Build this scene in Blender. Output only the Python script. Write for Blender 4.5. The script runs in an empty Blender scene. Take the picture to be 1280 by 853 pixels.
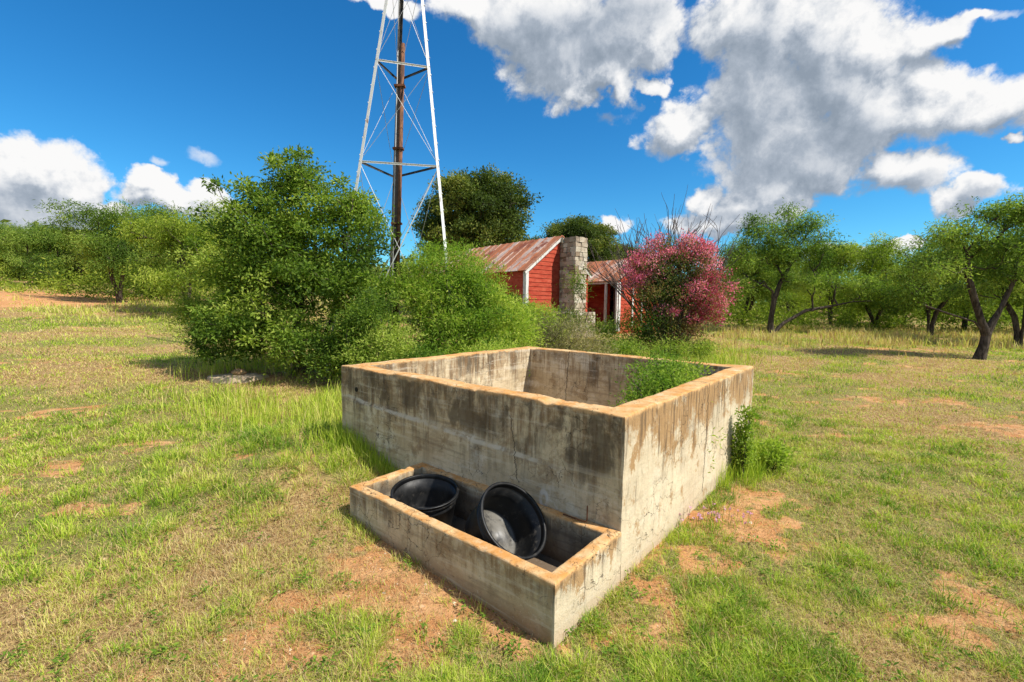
import bpy, math, numpy as np
from mathutils import Vector, Matrix
C = bpy.context.scene.collection
R = math.radians
rng = np.random.default_rng(7)

# ------------------------------------------------------------------ camera
FPX, PITCH, ROLL, HC = 575.0, 0.0795, 0.0141, 1.8      # focal length in 1280-px units, radians, metres
sc = bpy.context.scene
cam_d = bpy.data.cameras.new('camera'); cam = bpy.data.objects.new('camera', cam_d); C.objects.link(cam)
cam_d.sensor_width = 36; cam_d.lens = 36 * FPX / 1280; cam_d.clip_end = 3000; cam_d.clip_start = .05
cam.matrix_world = Matrix.Translation((0, 0, HC)) @ Matrix.Rotation(math.pi / 2 - PITCH, 4, 'X') @ Matrix.Rotation(ROLL, 4, 'Z')
sc.camera = cam
MW = np.array(cam.matrix_world.to_3x3())

def ray(px, py):
    d = MW @ np.array([(px - 640) / FPX, -(py - 426.5) / FPX, -1.0]); return d
def at(px, py, Y):                                    # the point seen at a photo pixel, Y metres in front
    d = ray(px, py); return np.array([0, 0, HC]) + d * (Y / d[1])

# ------------------------------------------------------------------ noise in numpy
def _h(ix, iy, iz, s):
    n = (ix.astype(np.int64) * 374761393 + iy.astype(np.int64) * 668265263 + iz.astype(np.int64) * 2147483647 + s * 1274126177) & 0xffffffff
    n = ((n ^ (n >> 13)) * 1274126177) & 0xffffffff
    n = ((n ^ (n >> 16)) * 2246822519) & 0xffffffff
    return ((n ^ (n >> 15)) & 0xffffff) / float(0xffffff)
def vnoise(p, s=0):
    i = np.floor(p); f = p - i; f = f * f * (3 - 2 * f); r = 0
    for a in (0, 1):
        for b in (0, 1):
            for c in (0, 1):
                w = (f[:, 0] if a else 1 - f[:, 0]) * (f[:, 1] if b else 1 - f[:, 1]) * (f[:, 2] if c else 1 - f[:, 2])
                r = r + w * _h(i[:, 0] + a, i[:, 1] + b, i[:, 2] + c, s)
    return r
def fbm(p, s=0, o=4):
    p = np.asarray(p, float); r = 0; a = .5; t = 0
    for k in range(o):
        r = r + a * vnoise(p * 2 ** k + 17.3 * k, s + k); t += a; a *= .5
    return r / t
def sstep(a, b, x):
    t = np.clip((x - a) / (b - a), 0, 1); return t * t * (3 - 2 * t)
def P2(x, y, k):
    x = np.asarray(x, float); return np.stack([x * k, np.asarray(y, float) * k, np.zeros_like(x)], -1)

# ------------------------------------------------------------------ mesh helpers
def mesh_np(name, verts, polys, attrs=None, smooth=False):
    """polys: list of (M,k) index arrays; attrs: {name: per-face float list in the same order}"""
    me = bpy.data.meshes.new(name)
    verts = np.asarray(verts, np.float32)
    polys = [np.asarray(p, np.int32) for p in polys if len(p)]
    tot = np.concatenate([np.full(len(p), p.shape[1], np.int32) for p in polys])
    loops = np.concatenate([p.ravel() for p in polys])
    me.vertices.add(len(verts)); me.vertices.foreach_set('co', verts.ravel())
    me.loops.add(len(loops)); me.loops.foreach_set('vertex_index', loops)
    me.polygons.add(len(tot)); st = np.concatenate([[0], np.cumsum(tot)[:-1]]).astype(np.int32)
    me.polygons.foreach_set('loop_start', st); me.polygons.foreach_set('loop_total', tot)
    me.update(calc_edges=True)
    me.polygons.foreach_set('use_smooth', np.full(len(tot), smooth, bool))
    for k, (dom, v) in (attrs or {}).items():
        a = me.attributes.new(k, 'FLOAT', dom); a.data.foreach_set('value', np.asarray(v, np.float32))
    return me
def obj(name, me, mat, parent=None, loc=None):
    o = bpy.data.objects.new(name, me)
    if mat is not None: me.materials.clear(); me.materials.append(mat)
    C.objects.link(o)
    if parent is not None: o.parent = parent
    if loc is not None: o.location = loc
    return o
def tag(o, label, cat, group=None, kind=None):
    if label: o['label'] = label
    if cat: o['category'] = cat
    if group: o['group'] = group
    if kind: o['kind'] = kind
    return o
def thing(name, label, cat, loc=(0, 0, 0), rz=0, group=None):
    o = bpy.data.objects.new(name, None); C.objects.link(o); o.empty_display_size = .2
    o.location = [float(v) for v in loc]; o.rotation_euler = (0, 0, rz)
    return tag(o, label, cat, group)
def structure(o): o['kind'] = 'structure'; return o

class MB:                                              # gathers simple solids into one mesh
    def __init__(s): s.v = []; s.q = {}; s.n = 0; s.a = {}
    def add(s, v, faces, a=0.):
        v = np.asarray(v, float)
        for f in faces:
            s.q.setdefault(len(f), []).append([i + s.n for i in f]); s.a.setdefault(len(f), []).append(a)
        s.v.append(v); s.n += len(v)
    def box(s, lo, hi, M=None, a=0., jit=0):
        x0, y0, z0 = lo; x1, y1, z1 = hi
        v = np.array([[x0,y0,z0],[x1,y0,z0],[x1,y1,z0],[x0,y1,z0],[x0,y0,z1],[x1,y0,z1],[x1,y1,z1],[x0,y1,z1]], float)
        if jit: v += rng.uniform(-jit, jit, v.shape)
        if M is not None: v = v @ M[0].T + M[1]
        s.add(v, [(0,3,2,1),(4,5,6,7),(0,1,5,4),(1,2,6,5),(2,3,7,6),(3,0,4,7)], a)
    def beam(s, p, q, w, h, a=0., up=(0, 0, 1)):       # rectangular bar p->q
        p = np.asarray(p, float); q = np.asarray(q, float); d = q - p; L = np.linalg.norm(d); d /= L
        x = np.cross(d, up); x /= np.linalg.norm(x); y = np.cross(x, d)
        s.box((-w/2, -h/2, 0), (w/2, h/2, L), (np.stack([x, y, d], 1), p), a)
    def tube(s, pts, rad, n=6, a=0., cap=True):
        pts = np.asarray(pts, float); m = len(pts); rad = np.broadcast_to(np.asarray(rad, float), (m,))
        t = np.gradient(pts, axis=0); t /= np.linalg.norm(t, axis=1)[:, None] + 1e-12
        ref = np.array([0, 0, 1.]) if abs(t[0][2]) < .9 else np.array([1., 0, 0])
        x = np.cross(t[0], ref); x /= np.linalg.norm(x); vs = []
        an = np.arange(n) * 2 * math.pi / n
        for k in range(m):
            x = x - t[k] * x.dot(t[k]); x /= np.linalg.norm(x) + 1e-12; y = np.cross(t[k], x)
            vs.append(pts[k] + rad[k] * (np.cos(an)[:, None] * x + np.sin(an)[:, None] * y))
        fs = [(k*n+j, k*n+(j+1) % n, (k+1)*n+(j+1) % n, (k+1)*n+j) for k in range(m-1) for j in range(n)]
        if cap: fs += [tuple(range(n))[::-1], tuple(range((m-1)*n, m*n))]
        s.add(np.concatenate(vs), fs, a)
    def mesh(s, name, smooth=False):
        ks = list(s.q)
        av = np.concatenate([np.array(s.a[k], float) for k in ks])
        return mesh_np(name, np.concatenate(s.v), [s.q[k] for k in ks], {'tint': ('FACE', av)}, smooth)
    def build(s, name, mat, parent=None, smooth=False): return obj(name, s.mesh(name, smooth), mat, parent)
def bevel(o, w, seg=2):
    m = o.modifiers.new('bevel', 'BEVEL'); m.width = w; m.segments = seg; m.limit_method = 'ANGLE'; return o

# ------------------------------------------------------------------ node helpers
class NT:
    def __init__(s, nt): s.t = nt; s.t.nodes.clear()
    def put(s, sock, v):
        if hasattr(v, 'is_linked') or isinstance(v, bpy.types.NodeSocket): s.t.links.new(v, sock)
        elif v is not None:
            if isinstance(v, (tuple, list)) and len(v) == 3 and sock.type == 'RGBA': v = (*v, 1)
            sock.default_value = v
    def n(s, typ, ins=None, out=0, **pr):
        nd = s.t.nodes.new(typ)
        for k, v in pr.items(): setattr(nd, k, v)
        for k, v in (ins or {}).items(): s.put(nd.inputs[k], v)
        return nd.outputs[out] if out is not None else nd
    def m(s, op, a, b=None, c=None, clamp=False):
        nd = s.t.nodes.new('ShaderNodeMath'); nd.operation = op; nd.use_clamp = clamp
        s.put(nd.inputs[0], a); s.put(nd.inputs[1], b); s.put(nd.inputs[2], c); return nd.outputs[0]
    def vm(s, op, a, b=None, out=0):
        nd = s.t.nodes.new('ShaderNodeVectorMath'); nd.operation = op
        s.put(nd.inputs[0], a); s.put(nd.inputs[1], b); return nd.outputs[out]
    def noise(s, vec, scale, detail=4, rough=.55, dist=0, color=False, dim='3D'):
        return s.n('ShaderNodeTexNoise', {'Vector': vec, 'Scale': scale, 'Detail': detail, 'Roughness': rough, 'Distortion': dist}, 1 if color else 0)
    def ss(s, v, a, b, lo=0., hi=1.):                  # smoothstep remap
        return s.n('ShaderNodeMapRange', {0: v, 1: a, 2: b, 3: lo, 4: hi}, interpolation_type='SMOOTHSTEP')
    def mix(s, f, a, b, mode='MIX'):
        nd = s.t.nodes.new('ShaderNodeMix'); nd.data_type = 'RGBA'; nd.blend_type = mode; nd.clamp_factor = True
        s.put(nd.inputs[0], f); s.put(nd.inputs[6], a); s.put(nd.inputs[7], b); return nd.outputs[2]
    def ramp(s, f, stops):
        nd = s.t.nodes.new('ShaderNodeValToRGB'); e = nd.color_ramp.elements
        while len(e) < len(stops): e.new(.5)
        for k, (p, c) in enumerate(stops): e[k].position = p; e[k].color = (*c, 1)
        s.put(nd.inputs[0], f); return nd.outputs[0]
    def xyz(s, v): nd = s.n('ShaderNodeSeparateXYZ', {0: v}, None); return nd.outputs
    def scale(s, v, k): return s.vm('MULTIPLY', v, k)
    def bump(s, h, st, d=.01, nrm=None): return s.n('ShaderNodeBump', {'Height': h, 'Strength': st, 'Distance': d, 'Normal': nrm})
    def princ(s, col, rough=.9, bump=None, metal=0, spec=.3, **k):
        nd = s.n('ShaderNodeBsdfPrincipled', {'Base Color': col, 'Roughness': rough, 'Metallic': metal, 'Specular IOR Level': spec, **k}, None)
        if bump is not None: s.t.links.new(bump, nd.inputs['Normal'])
        return nd.outputs[0]
    def out(s, sh): s.n('ShaderNodeOutputMaterial', {0: sh}, None)
def material(name):
    m = bpy.data.materials.new(name); m.use_nodes = True; return m, NT(m.node_tree)

def leaf_mat(name, stops, transl=.35, rough=.55, kr=1.38, kg=1.12):
    m, t = material(name)
    stops = [(p, (min(1, r * kr), min(1, g_ * kg), b_)) for p, (r, g_, b_) in stops]
    a = t.n('ShaderNodeAttribute', attribute_name='tint', out=2)
    col = t.ramp(a, stops)
    b = t.princ(col, .66, spec=.14)
    tr = t.n('ShaderNodeBsdfTranslucent', {0: t.mix(1., col, (1.35, 1.5, .7), 'MULTIPLY')})
    t.out(t.n('ShaderNodeMixShader', {0: transl, 1: b, 2: tr})); return m

# ------------------------------------------------------------------ terrain
TK = np.array([.727, 2.871]); U = np.array([-.7667, .6420]); V = np.array([.6420, .7667])   # tank corner, front and side directions
TL, TW_, TH, TT = 3.414, 3.366, 1.104, .18
TRL, TRW, TRH, TRT = 1.995, .751, .3405, .085
def uv_of(x, y):
    dx = x - TK[0]; dy = y - TK[1]; return dx * U[0] + dy * U[1], dx * V[0] + dy * V[1]
def gz(x, y):
    if np.ndim(x) == 0: return gz(np.array([float(x)]), np.array([float(y)]))[0]
    x = np.asarray(x, float); y = np.asarray(y, float)
    r = np.hypot(x, y); az = np.degrees(np.arctan2(x, y))
    sl = np.interp(az, [-180, -48, -36, -12, 10, 24, 34, 50, 180], [.068, .070, .064, .052, .052, .026, .022, .015, .015])
    d = np.maximum(0, r - 5); z = sl * (d - 3 * (1 - np.exp(-d / 3)))
    z = z * (1 - .5 * sstep(60, 200, r))
    z += .30 * sstep(.2, 1, np.exp(-(((x + 2.2) / 1.5) ** 2 + ((y - 5.0) / 1.4) ** 2))) * .7
    z += .26 * np.exp(-(((x + 4.) / 3.2) ** 2 + ((y - 10.2) / 2.6) ** 2))
    u, v = uv_of(x, y)
    z += .07 * sstep(.6, 2.3, u) * np.exp(-((v + .9) / .9) ** 2)
    z += (fbm(P2(x, y, .35), 3) - .5) * .16 * sstep(3.5, 9, r) + (fbm(P2(x, y, 2.2), 5) - .5) * .045 * (1 - np.exp(-((x - .25) ** 2 + (y - 2.3) ** 2) / .5)) - .015 * np.exp(-((x - .25) ** 2 + (y - 2.3) ** 2) / .3)
    inside = (u > 0) & (u < TL) & (v > 0) & (v < TW_)
    z = np.where(inside, np.minimum(z, .05), z)
    tr = (u > .03) & (u < TRL - .03) & (v > -TRW + .03) & (v <= 0)
    return np.where(tr, np.minimum(z, -.12), z)
def ground_px(px, py):                                # where the photo's ray meets the ground
    d = ray(px, py); o = np.array([0, 0, HC]); lo = 1.
    for t in np.geomspace(1., 150, 500):
        p = o + d * t
        if p[2] < gz(p[0], p[1]): return p
    return p
# bare earth (pixel centre, radii in metres, strength)
DIRT = []
for px, py, rx, ry, s in [(545,745,.6,.42,1.),(470,715,.3,.3,.8),(620,800,.5,.2,.8),(385,757,.25,.12,.8),(300,820,.42,.22,.75),(210,838,.3,.15,.6),
                          (915,655,.50,.42,.95),(950,625,.35,.3,.8),(880,700,.3,.25,.7),(800,742,.22,.3,.7),(1240,765,.45,.2,.7),(1180,790,.3,.15,.6),(840,800,.3,.2,.5),
                          (1100,500,1.2,.35,.5),(1250,540,.9,.4,.6),(1050,545,.6,.2,.4),(60,520,.8,.3,.5),(15,450,1.2,.4,.5),(690,812,.5,.12,.7),
                          (20,380,1.5,5.0,1.3),(60,372,1.7,9.0,1.4),(90,379,1.5,5.0,1.3),(35,368,2.0,8,1.2),(112,384,1.4,1.4,.7),(20,400,1.5,.6,.4),(1110,437,2.2,.7,.5),(1000,470,1.4,.5,.4),(120,640,.5,.2,.4),(250,560,.4,.2,.35)]:
    p = ground_px(px, py); DIRT.append((p[0], p[1], rx, ry, s))
def dirt_at(x, y):
    x = np.asarray(x, float); y = np.asarray(y, float); r = np.zeros_like(x)
    for (a, b, rx, ry, s) in DIRT: r = np.maximum(r, s * np.exp(-(((x - a) / rx) ** 2 + ((y - b) / ry) ** 2) * .9))
    n = fbm(P2(x, y, 1.3), 21, 5)
    base = sstep(.54, .76, n) * .42 + r * 1.0
    return np.clip(base + ((fbm(P2(x, y, 4), 31, 5) - .5) * 1.5 + (fbm(P2(x, y, 13), 35, 3) - .5) * 1.7) * sstep(.02, .35, base), 0, 1)
def dry_at(x, y):                                     # dead brown thatch as against green grass
    x = np.asarray(x, float); y = np.asarray(y, float)
    n = fbm(P2(x, y, .55), 41, 5); az = np.degrees(np.arctan2(x, y))
    d = sstep(.42, .62, n) * .75 + (fbm(P2(x, y, 2.6), 45, 4) - .45) * .8
    d += .45 * np.exp(-(((x + 1.6) / 1.6) ** 2 + ((y - 3.0) / .8) ** 2))
    d += .25 * np.exp(-(((x - 6) / 4) ** 2 + ((y - 6.5) / 2) ** 2))
    d -= .7 * np.exp(-(((x + 2.6) / 1.3) ** 2 + ((y - 5.2) / 1.6) ** 2))
    return np.clip(d, 0, 1)

ax = np.sinh(np.linspace(-1, 1, 520) * 8.2) / np.sinh(8.2)
gx = ax * 620; gy = ax * 620 + 3.6
X, Y = np.meshgrid(gx, gy); Z = gz(X.ravel(), Y.ravel())
far = np.hypot(X.ravel(), Y.ravel()) > 250
n = len(gx); idx = np.arange(n * n).reshape(n, n)
q = np.stack([idx[:-1, :-1], idx[:-1, 1:], idx[1:, 1:], idx[1:, :-1]], -1).reshape(-1, 4)
me = mesh_np('ground', np.stack([X.ravel(), Y.ravel(), Z], 1), [q],
             {'dirt': ('POINT', dirt_at(X.ravel(), Y.ravel())), 'dry': ('POINT', dry_at(X.ravel(), Y.ravel()))}, True)
m, t = material('soil_and_thatch')
pos = t.n('ShaderNodeNewGeometry', out=0)
dirt = t.n('ShaderNodeAttribute', attribute_name='dirt', out=2); dry = t.n('ShaderNodeAttribute', attribute_name='dry', out=2)
n1 = t.noise(pos, 3, 8, .65); n2 = t.noise(pos, 28, 6, .7); n3 = t.noise(pos, 120, 4, .7)
earth = t.mix(t.ss(n1, .35, .65), (.50, .225, .085), (.64, .365, .17))
earth = t.mix(t.ss(n2, .45, .7), earth, (.36, .18, .08))
thatch = t.mix(t.ss(n2, .35, .62), (.16, .09, .036), (.46, .31, .14))
green = t.mix(t.ss(n3, .38, .62), (.10, .09, .028), (.34, .30, .10))
g = t.mix(t.ss(t.m('ADD', dry, t.m('MULTIPLY', t.m('SUBTRACT', n2, .5), 1.2)), .15, .6), green, thatch)
g = t.mix(t.ss(t.m('ADD', dirt, t.m('MULTIPLY', t.m('SUBTRACT', n2, .5), .9)), .30, .62), g, earth)
g = t.mix(t.ss(n3, .60, .72), g, (.50, .38, .2))
g = t.mix(t.m('MULTIPLY', t.ss(t.noise(pos, 60, 5, .75), .56, .64), .8), g, (.10, .05, .025))
h = t.m('ADD', t.m('MULTIPLY', n2, .6), t.m('MULTIPLY', n3, .4))
t.out(t.princ(g, .95, t.bump(h, .9, .03), spec=.1))
ground = structure(obj('ground', me, m))

# ------------------------------------------------------------------ concrete
def concrete(name, H, spots=(), cracks=(), dark=1.):
    m, t = material(name)
    tc = t.n('ShaderNodeTexCoord', None, None); P = tc.outputs['Object']
    nz = t.xyz(t.n('ShaderNodeNewGeometry', out=1))[2]; s = t.xyz(P); z = s[2]
    big = t.noise(P, 1.7, 6, .62, .4); mid = t.noise(P, 6, 7, .66, .3); fine = t.noise(P, 45, 6, .7)
    col = t.mix(t.ss(big, .35, .65), (.47, .365, .225), (.66, .545, .36))
    col = t.mix(t.m('MULTIPLY', t.ss(mid, .48, .68), .6), col, (.27, .20, .12))
    # pale lime bloom
    bl = t.noise(t.vm('ADD', P, (3.1, 7.7, 1.3)), 2.6, 8, .72, .25)
    col = t.mix(t.m('MULTIPLY', t.ss(bl, .52, .66), .85), col, (.70, .62, .48))
    # brown and black runs below the rim
    st = t.noise(t.scale(P, (9, 9, .8)), 1., 7, .62, .6)
    st2 = t.noise(t.scale(t.vm('ADD', P, (5, 2, 9)), (22, 22, 1.6)), 1., 6, .7, .4)
    up = t.ss(t.m('DIVIDE', z, H), .30, .98)
    reg = t.ss(t.noise(t.vm('ADD', P, (9, 1, 4)), 1.25, 5, .6, .5), .40, .60)
    f = t.m('MULTIPLY', t.ss(t.m('ADD', st, t.m('MULTIPLY', up, .14)), .50, .68), t.m('MULTIPLY', reg, t.ss(z, H * .12, H * .8, .12, 1.)))
    blo = t.noise(t.vm('ADD', P, (1, 8, 2)), 3.6, 8, .72, .25)
    col = t.mix(t.m('MULTIPLY', t.ss(t.m('ADD', blo, t.m('MULTIPLY', up, .06)), .56, .64), .55), col, (.27, .17, .08))
    col = t.mix(t.m('MULTIPLY', f, .85 * dark), col, (.075, .058, .04))
    f2 = t.m('MULTIPLY', t.ss(t.m('ADD', st2, t.m('MULTIPLY', up, .08)), .53, .66), t.ss(z, H * .2, H * .9, .1, 1.))
    col = t.mix(t.m('MULTIPLY', f2, .62 * dark), col, (.20, .105, .04))
    # mineral film just under the rim and dirt at the foot
    ft = t.m('MULTIPLY', t.ss(t.m('ADD', z, t.m('MULTIPLY', t.m('SUBTRACT', mid, .5), .16)), .0, .17, 1., 0.), .85)
    col = t.mix(ft, col, (.30, .17, .08))
    hb = t.noise(t.scale(P, (.9, .9, 11)), 1.6, 6, .6, .3)
    col = t.mix(t.m('MULTIPLY', t.ss(hb, .54, .64), .38), col, (.20, .14, .085))
    col = t.mix(t.m('MULTIPLY', t.ss(hb, .46, .38), .30), col, (.68, .61, .48))
    # fine salt-and-pepper
    col = t.mix(t.m('MULTIPLY', t.ss(fine, .56, .72), .55), col, (.13, .11, .085))
    col = t.mix(t.m('MULTIPLY', t.ss(fine, .42, .30), .5), col, (.66, .60, .48))
    if H > .8:
        zl = t.m('SUBTRACT', t.m('SUBTRACT', z, t.m('MULTIPLY', t.m('SUBTRACT', big, .5), .10)), t.m('SUBTRACT', .62, t.m('MULTIPLY', s[0], .045)))
        fm = t.m('MULTIPLY', t.m('LESS_THAN', s[1], .06), t.ss(s[0], -.35, -.8))
        upb = t.m('MULTIPLY', t.m('MULTIPLY', t.ss(zl, .0, .12), t.m('LESS_THAN', s[1], .06)), t.ss(t.noise(t.scale(P, (3, 3, 1.6)), 1.3, 7, .7, .5), .43, .58))
        col = t.mix(t.m('MULTIPLY', upb, .72), col, (.085, .065, .043))
        col = t.mix(t.m('MULTIPLY', t.m('MULTIPLY', t.ss(t.m('ABSOLUTE', zl), .022, .008), fm), t.m('MULTIPLY', t.ss(mid, .40, .56), .8)), col, (.58, .51, .40))
    side = t.ss(s[0], -.03, -.008)
    br = t.noise(t.scale(t.vm('ADD', P, (4, 4, 4)), (2.6, 2.6, 1.9)), 1.6, 8, .74, .15)
    col = t.mix(t.m('MULTIPLY', side, .55), col, (.66, .56, .40))
    col = t.mix(t.m('MULTIPLY', t.m('MULTIPLY', side, t.ss(t.m('ADD', br, t.m('ADD', t.m('MULTIPLY', up, .20 if H > .8 else .12), t.m('MULTIPLY', t.m('SUBTRACT', fine, .5), .22))), .585, .68)), .82), col, (.34, .185, .065))
    col = t.mix(t.m('MULTIPLY', t.m('MULTIPLY', side, t.ss(t.m('ADD', st2, t.m('MULTIPLY', up, .12)), .60, .70)), .7), col, (.10, .07, .045))
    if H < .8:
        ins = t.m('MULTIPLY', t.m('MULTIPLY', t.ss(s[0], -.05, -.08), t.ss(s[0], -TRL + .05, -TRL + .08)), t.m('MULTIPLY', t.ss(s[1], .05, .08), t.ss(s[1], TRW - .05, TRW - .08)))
        col = t.mix(t.m('MULTIPLY', t.m('MULTIPLY', ins, t.ss(t.m('ADD', z, t.m('MULTIPLY', mid, .12)), H + .04, H - .06)), .68), col, (.055, .052, .048))  # shade inside the trough, painted into the colour of its inner faces
    # orange lichen crust on the top of the rim
    li = t.mix(t.ss(mid, .36, .66), (.52, .245, .07), (.60, .40, .20))
    li = t.mix(t.ss(fine, .55, .7), li, (.30, .15, .06))
    li = t.mix(t.m('MULTIPLY', t.ss(bl, .56, .66), .6), li, (.62, .52, .36))
    edge = t.ss(t.m('ADD', z, t.m('MULTIPLY', t.m('SUBTRACT', mid, .5), .16)), H - .035, H + .0)
    lf = t.m('MAXIMUM', t.m('MULTIPLY', t.ss(nz, .35, .7), t.ss(z, H - .06, H - .03)), t.m('MULTIPLY', edge, .85))
    col = t.mix(lf, col, li)
    # spider cracks
    wp = t.vm('ADD', P, t.scale(t.vm('SUBTRACT', t.noise(P, 5, 4, .6, color=True), (.5, .5, .5)), (.22, .22, .22)))
    vo = t.n('ShaderNodeTexVoronoi', {'Vector': wp, 'Scale': 6.5}, feature='DISTANCE_TO_EDGE')
    ck = t.m('MULTIPLY', t.ss(vo, .002, .013, 1., 0.), t.ss(t.noise(P, 2.1, 3, .5), .46, .60))
    for (axis, u0, slope, zlo, zhi, w, face, other) in cracks:   # single long cracks: along axis, only on one face
        a = s[axis]; b = s[1 - axis]
        wob = t.m('MULTIPLY', t.m('SUBTRACT', t.noise(t.n('ShaderNodeCombineXYZ', {2: z}), 7, 5, .7), .5), .16)
        dd = t.m('ABSOLUTE', t.m('SUBTRACT', t.m('ADD', a, wob), t.m('ADD', u0, t.m('MULTIPLY', z, slope))))
        c1 = t.m('MULTIPLY', t.ss(dd, w * .4, w, 1., 0.), t.m('LESS_THAN', t.m('ABSOLUTE', t.m('SUBTRACT', b, face)), other))
        c1 = t.m('MULTIPLY', c1, t.m('MULTIPLY', t.m('GREATER_THAN', z, zlo), t.m('LESS_THAN', z, zhi)))
        ck = t.m('MAXIMUM', ck, c1)
    for (c, r) in spots:                               # drips of white lime
        d = t.vm('LENGTH', t.vm('DIVIDE', t.vm('SUBTRACT', P, c), r), out=1)
        col = t.mix(t.m('MULTIPLY', t.m('MULTIPLY', t.ss(t.m('ABSOLUTE', t.m('SUBTRACT', d, .7)), .42, .1), .7), t.ss(mid, .35, .6)), col, (.68, .65, .60))
    col = t.mix(t.m('MULTIPLY', ck, .85), col, (.05, .04, .03))
    hgt = t.m('ADD', t.m('MULTIPLY', mid, .5), t.m('MULTIPLY', fine, .5))
    hgt = t.m('SUBTRACT', hgt, t.m('MULTIPLY', ck, .5))
    t.out(t.princ(col, .92, t.bump(hgt, .8, .014), spec=.2)); return m

def ring_walls(name, x0, x1, y0, y1, H, T, step, parent, mat, zb=-.25, ledge=None, floor_z=.05, amp=.006, seed=0):
    """four wall meshes mitred at the corners, local frame; worn edges come from noise in position"""
    bv = .012
    prof = [(0, z) for z in np.arange(zb, H - bv - step / 2, step)] + [(0, H - bv), (bv * .3, H - bv * .3), (bv, H)]
    k = max(2, int((T - 2 * bv) / step * 1.3)); prof += [(bv + (T - 2 * bv) * i / k, H) for i in range(1, k)]
    prof += [(T - bv, H), (T - bv * .3, H - bv * .3), (T, H - bv)] + [(T, z) for z in np.arange(H - bv - step, zb, -step)]
    cor = lambda d: [(x0 + d, y0 + d), (x1 - d, y0 + d), (x1 - d, y1 - d), (x0 + d, y1 - d)]
    nrm = [(0, -1), (1, 0), (0, 1), (-1, 0)]
    for sd in range(4):
        L = (x1 - x0) if sd % 2 == 0 else (y1 - y0); N = max(8, int(L / step)); vs = []
        tt = np.linspace(0, 1, N + 1)
        for (d, z) in prof:
            a = np.array(cor(d)[sd]); b = np.array(cor(d)[(sd + 1) % 4])
            p = a + (b - a) * tt[:, None]; vs.append(np.column_stack([p, np.full(N + 1, z)]))
        v = np.concatenate(vs); M = len(prof)
        # shared displacement
        dv = np.stack([fbm(v * 2.2, seed + 1, 3) - .5, fbm(v * 2.2, seed + 4, 3) - .5, (fbm(v * 2.6, seed + 7, 4) - .5) * np.where(v[:, 2] > H - .04, 1.6, 0)], 1) * amp * 3.2
        dv += np.stack([fbm(v * 14, seed + 11, 3) - .5, fbm(v * 14, seed + 14, 3) - .5, (fbm(v * 16, seed + 17, 3) - .5)], 1) * amp * 1.3
        nearedge = (v[:, 2] > H - .02)
        chip = sstep(.62, .85, fbm(v * 11, seed + 23, 4)) * .016 * nearedge
        dv[:, 2] -= chip * (1 if T < .1 else 1)
        if ledge and sd == 0:
            zl, out, xa, xb = ledge
            fr = np.abs(v[:, 1] - y0) < .004
            li = .62 - .045 * v[:, 0] + (fbm(np.column_stack([v[:, 0] * 1.2, v[:, 0] * 0, v[:, 0] * 0]), 3, 3) - .5) * .06
            dv[:, 1] -= fr * out * sstep(li + .014, li - .004, v[:, 2]) * sstep(xb, xb - .7, v[:, 0]) * sstep(x0, x0 + .25, v[:, 0])
        v = v + dv
        idx = np.arange(M * (N + 1)).reshape(M, N + 1)
        q = np.stack([idx[:-1, :-1], idx[:-1, 1:], idx[1:, 1:], idx[1:, :-1]], -1).reshape(-1, 4)
        obj('wall', mesh_np('wall', v, [q], None, True), mat, parent)
    if floor_z is not None:
        b = MB(); b.box((x0 + T * .5, y0 + T * .5, floor_z - .12), (x1 - T * .5, y1 - T * .5, floor_z)); return b

RZ = math.atan2(-U[1], -U[0])                          # local x runs from the far left corner to the near corner
tank = thing('concrete_tank', 'large square weathered concrete water tank with orange lichen rim and stained cracked walls', 'water tank', (TK[0], TK[1], 0), RZ)
ctank = concrete('stained_concrete', TH, spots=[((-.62, 0, .38), (.042, .5, .085))],
                 cracks=[(1, 1.62, .05, .1, 1.12, .010, 0., .3), (0, -.95, .28, .2, 1.12, .009, TW_ - TT, .1), (0, -2.55, .05, .3, 1.12, .007, TW_ - TT, .1),
                         (1, 2.4, -.2, .4, 1.12, .006, -TL + TT, .1), (0, -.75, -.22, .45, .95, .005, 0, .05)])
fl = ring_walls('tank', -TL, 0, 0, TW_, TH, TT, .022, tank, ctank, ledge=(.72, .022, 0, -.35), floor_z=.06, seed=50)
fl.build('floor', ctank, tank)
# a drain hole high on the front wall
hm, t = material('dark_hole'); t.out(t.princ((.02, .016, .012), .95))
b = MB(); b.tube([(-3.10, -.012, .87), (-3.10, .03, .87)], [.026, .02], 9)
b.build('drain_hole', hm, tank)
# the trough
trough = thing('concrete_trough', 'low oblong concrete drinking trough built against the front of the tank', 'trough', (TK[0] - V[0] * TRW, TK[1] - V[1] * TRW, 0), RZ)
ctr = concrete('stained_and_shaded_trough_concrete', TRH, dark=.8)
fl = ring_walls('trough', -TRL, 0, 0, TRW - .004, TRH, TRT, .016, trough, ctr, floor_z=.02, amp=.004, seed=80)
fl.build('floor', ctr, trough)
# rusty rods
rust, t = material('rusty_iron'); pos = t.n('ShaderNodeTexCoord', out=3)
t.out(t.princ(t.mix(t.ss(t.noise(pos, 9, 6, .7), .4, .62), (.07, .03, .018), (.24, .09, .035)), .85, t.bump(t.noise(pos, 60, 4), .4, .004)))
b = MB(); b.tube([(-.42, .70, TRH + .008), (-.27, .695, TRH + .010), (-.235, .70, TRH + .012), (-.228, .70, TRH + .03), (-.228, .70, TRH + .125)], .0045, 6)
rod = b.build('bent_rod', rust); rod.parent = trough; rod['label'] = 'thin bent rusty rod on the rear rim'
b = MB(); b.tube([(-.12, .60, .05), (-.122, .60, .16), (-.118, .598, .23)], .0045, 6)
rod = b.build('rod', rust); rod.parent = trough; rod['label'] = 'short upright rusty rod inside the trough'

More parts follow.
